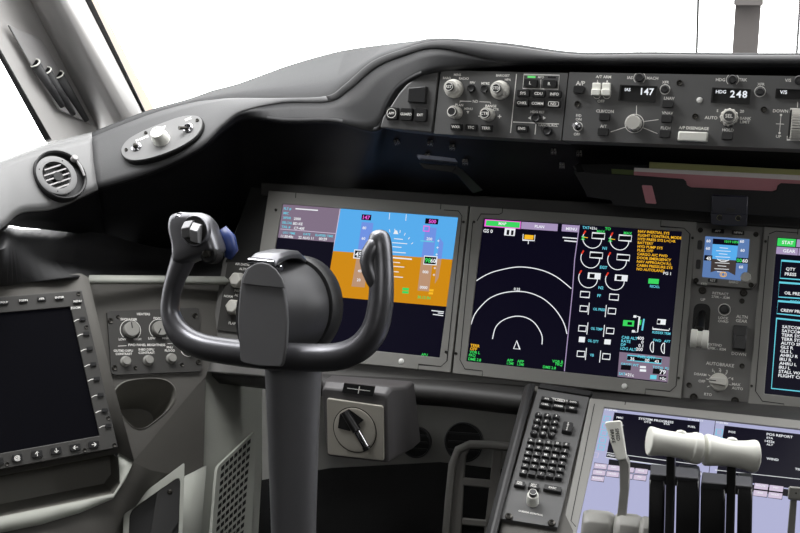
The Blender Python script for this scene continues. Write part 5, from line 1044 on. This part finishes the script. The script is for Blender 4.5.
b5 = [(146.5, 114.5, 2.01), (155, 112, 2.09), (155.5, 112, 2.12), (147, 114.5, 2.05)]; t5 = [(91.8, 0, 1.81), (96.8, 0, 1.88), (97.2, 0, 1.91), (92, 0, 1.85)]
post('trim_5', [[ext(b_, t_, -.1) for b_, t_ in zip(b5, t5)], [ext(b_, t_, 1.3) for b_, t_ in zip(b5, t5)]], M_beige, 30)
b6 = [(731.6, 62, 1.86), (757, 62, 1.86), (757, 62, 1.9), (731.6, 62, 1.9)]; t6 = [(735.6, 0, 1.82), (761.5, 0, 1.82), (761.5, 0, 1.86), (735.6, 0, 1.86)]
post('trim_6', [b6, [ext(b_, t_, 1.6) for b_, t_ in zip(b6, t6)]], M_post, 30)
b7 = [(733.8, 5, 1.80), (763, 5.3, 1.80), (763, 5.3, 1.85), (733.8, 5, 1.85)]; post('trim_7', [b7, [(x + 1.5, y - 40, d - .02) for x, y, d in b7]], M_post, 30)
for i, (pl, lb) in enumerate(((((696.6, 60, 2.0), (698.2, 0, 1.97), (698.6, -30, 1.95)), 'thin dark windscreen wiper standing upright left of the center post'), (((796.4, 60, 2.0), (798.5, 26, 1.98), (802, -30, 1.95)), 'thin dark windscreen wiper standing upright right of the center post'))):
    T = thing('windscreen_wiper', lb, 'wiper', loc=P(*pl[0])); b = MB(); b.tube([P(*p) for p in pl], [.0018, .0022, .0022], 10); b.build('wiper_arm', [M_dark], T, world=True)
    b = MB(); b.tube([P(p[0] - .6, p[1], p[2] + .008) for p in pl], [.0012] * 3, 8); b.build('wiper_blade', [M_gap], T, world=True)
# pen holder
exh = P(41, 39, 1.75) - P(9, 25, 1.68)
p_a, p_b, p_c = P(9, 25, 1.672), P(41, 39, 1.742), P(93, 125, 1.885)
hn = (p_b - p_a).cross(p_c - p_a).normalized()
if hn.dot(ray(50, 70)) > 0: hn = -hn
fh2 = Fr(P(60, 105, 1.83) + hn * .016, exh, hn); k = fh2.sc(50, 70)
T = thing('pen_holder', 'grey three-slot pen holder plate on the left window post', 'holder', fh2)
b = MB(); b.prism(fh2.q([(9, 25), (41, 39), (47, 47), (62, 74), (93, 125), (60, 110), (29, 61)]), -.004, 0); b.build('back_plate', [M_holder], T, bevel=.001)
for (x0, y0, x1, y1) in ((33.5, 63, 62, 106), (45, 70.5, 73, 114), (57.5, 74.5, 86, 120)):
    a0, a1 = fh2.uv(x0, y0), fh2.uv(x1, y1); r = 5.4 * k; b = MB(); ax = Vector((a1[0] - a0[0], a1[1] - a0[1], 0)).normalized(); sd = Vector((-ax.y, ax.x, 0)); rows = []
    for t in (0, .5, 1):
        c_ = Vector((*a0, 0)).lerp(Vector((*a1, 0)), t); rr = r * (1 - .45 * t); rows.append([c_ + sd * rr * math.cos(math.radians(a)) + Vector((0, 0, rr * 1.25 * math.sin(math.radians(a)))) for a in range(0, 181, 15)])
    b.grid(rows); b.tube(rows[0], .0013, 8, 1); b.build('pen_slot', [M_slot, M_white], T, solid=.0012)  # white tube paints the bright edge along the slot top
    b = MB(); b.flat([(a0[0] + sd.x * r * .9, a0[1] + sd.y * r * .9), (a0[0] - sd.x * r * .9, a0[1] - sd.y * r * .9), (a1[0] - sd.x * r * .4, a1[1] - sd.y * r * .4), (a1[0] + sd.x * r * .4, a1[1] + sd.y * r * .4)], .0008); b.build('slot_shade', [M_dark], T)  # flat dark sheet painting the shade inside the slot
# glass
gm = bpy.data.materials.new('window_glass'); gm.use_nodes = True; nt = gm.node_tree; nt.nodes.clear()
ou_ = nt.nodes.new('ShaderNodeOutputMaterial'); tr = nt.nodes.new('ShaderNodeBsdfTransparent'); gl_ = nt.nodes.new('ShaderNodeBsdfGlossy'); mx = nt.nodes.new('ShaderNodeMixShader')
tr.inputs[0].default_value = (.97, .98, .975, 1); gl_.inputs['Roughness'].default_value = .02
mx.inputs[0].default_value = .025; nt.links.new(tr.outputs[0], mx.inputs[1]); nt.links.new(gl_.outputs[0], mx.inputs[2]); nt.links.new(mx.outputs[0], ou_.inputs[0])
def glass(name, pts):
    b = MB(); b.add([P(*p) for p in pts], [tuple(range(len(pts)))]); return struct(b.build(name, [gm], None, world=True, solid=.006))
glass('window_1', [(-150, 230, 1.62), (52, 146, 1.87), (-35, 0, 1.72), (-70, -60, 1.6), (-170, -60, 1.4)])
glass('window_2', [(150, 120, 2.16), (738, 66, 2.02), (741, -60, 1.92), (70, -60, 1.95)])
glass('window_3', [(752, 66, 2.0), (1150, 66, 1.75), (1150, -60, 1.7), (757, -60, 1.92)])
# cabin shell behind and above the camera
def shell(name, pts, m=M_wall):
    b = MB(); b.add(pts, [tuple(range(len(pts)))]); return struct(b.build(name, [m], None, world=True, solid=.02))
shell('ceiling', [(-1.0, -3.2, 2.05), (1.9, -3.2, 2.05), (1.9, -.15, 1.95), (-1.0, -.15, 1.95)])
shell('wall_back', [(-1.0, -3.2, 0), (1.9, -3.2, 0), (1.9, -3.2, 2.05), (-1.0, -3.2, 2.05)])
shell('wall_right', [(1.75, -3.2, 0), (1.75, .75, 0), (1.75, .75, 1.05), (1.75, -.1, 1.1), (1.75, -.5, 2.05), (1.75, -3.2, 2.05)])
shell('wall_left', [(-.98, -3.2, 0), (-.98, .75, 0), (-.98, .75, .4), (-.98, -.1, .5), (-.98, -.55, .95), (-.98, -.7, 2.05), (-.98, -3.2, 2.05)])
shell('floor', [(-1.0, -3.2, .12), (1.9, -3.2, .12), (1.9, .75, .12), (-1.0, .75, .12)], M_floor)
shell('wall_bulkhead', [(-1.0, .73, .1), (1.9, .73, .1), (1.9, .73, .95), (-1.0, .73, .95)])
shell('wall_cowl', [(-1.0, .74, .95), (1.9, .74, .95), (1.9, .15, 1.1), (.1, .15, 1.1), (-.5, .3, .95), (-1.0, .0, .45)], M_dark)
# =================================================================== light
wd = bpy.data.worlds.new('sky'); SC.world = wd; wd.use_nodes = True; bg = wd.node_tree.nodes['Background']
bg.inputs[0].default_value = (1, 1, 1, 1); bg.inputs[1].default_value = 5.2
def area(name, loc, aim, sx, sy, power, col=(1, 1, 1)):
    l = bpy.data.lights.new(name, 'AREA'); l.shape = 'RECTANGLE'; l.size = sx; l.size_y = sy; l.energy = power; l.color = col
    o = bpy.data.objects.new(name, l); COL.objects.link(o); o.location = loc
    o.rotation_euler = (Vector(aim) - Vector(loc)).to_track_quat('-Z', 'Y').to_euler(); return o
area('cabin_fill', (.6, -2.2, 1.95), (.3, -.3, .9), .8, .5, 6.5, (1, .99, .97))  # unseen area light added behind the camera as fill
area('yoke_highlight_fill', (-.45, -.38, 1.92), (-.4, -.45, 0), .7, .34, 13, (1, 1, 1))  # unseen area light added above the yoke for its highlights
vs_ = SC.view_settings; vs_.view_transform = 'Standard'; vs_.look = 'None'; vs_.exposure = 0; vs_.gamma = 1; vs_.use_curve_mapping = False
SC.cycles.use_denoising = True; SC.cycles.max_bounces = 8
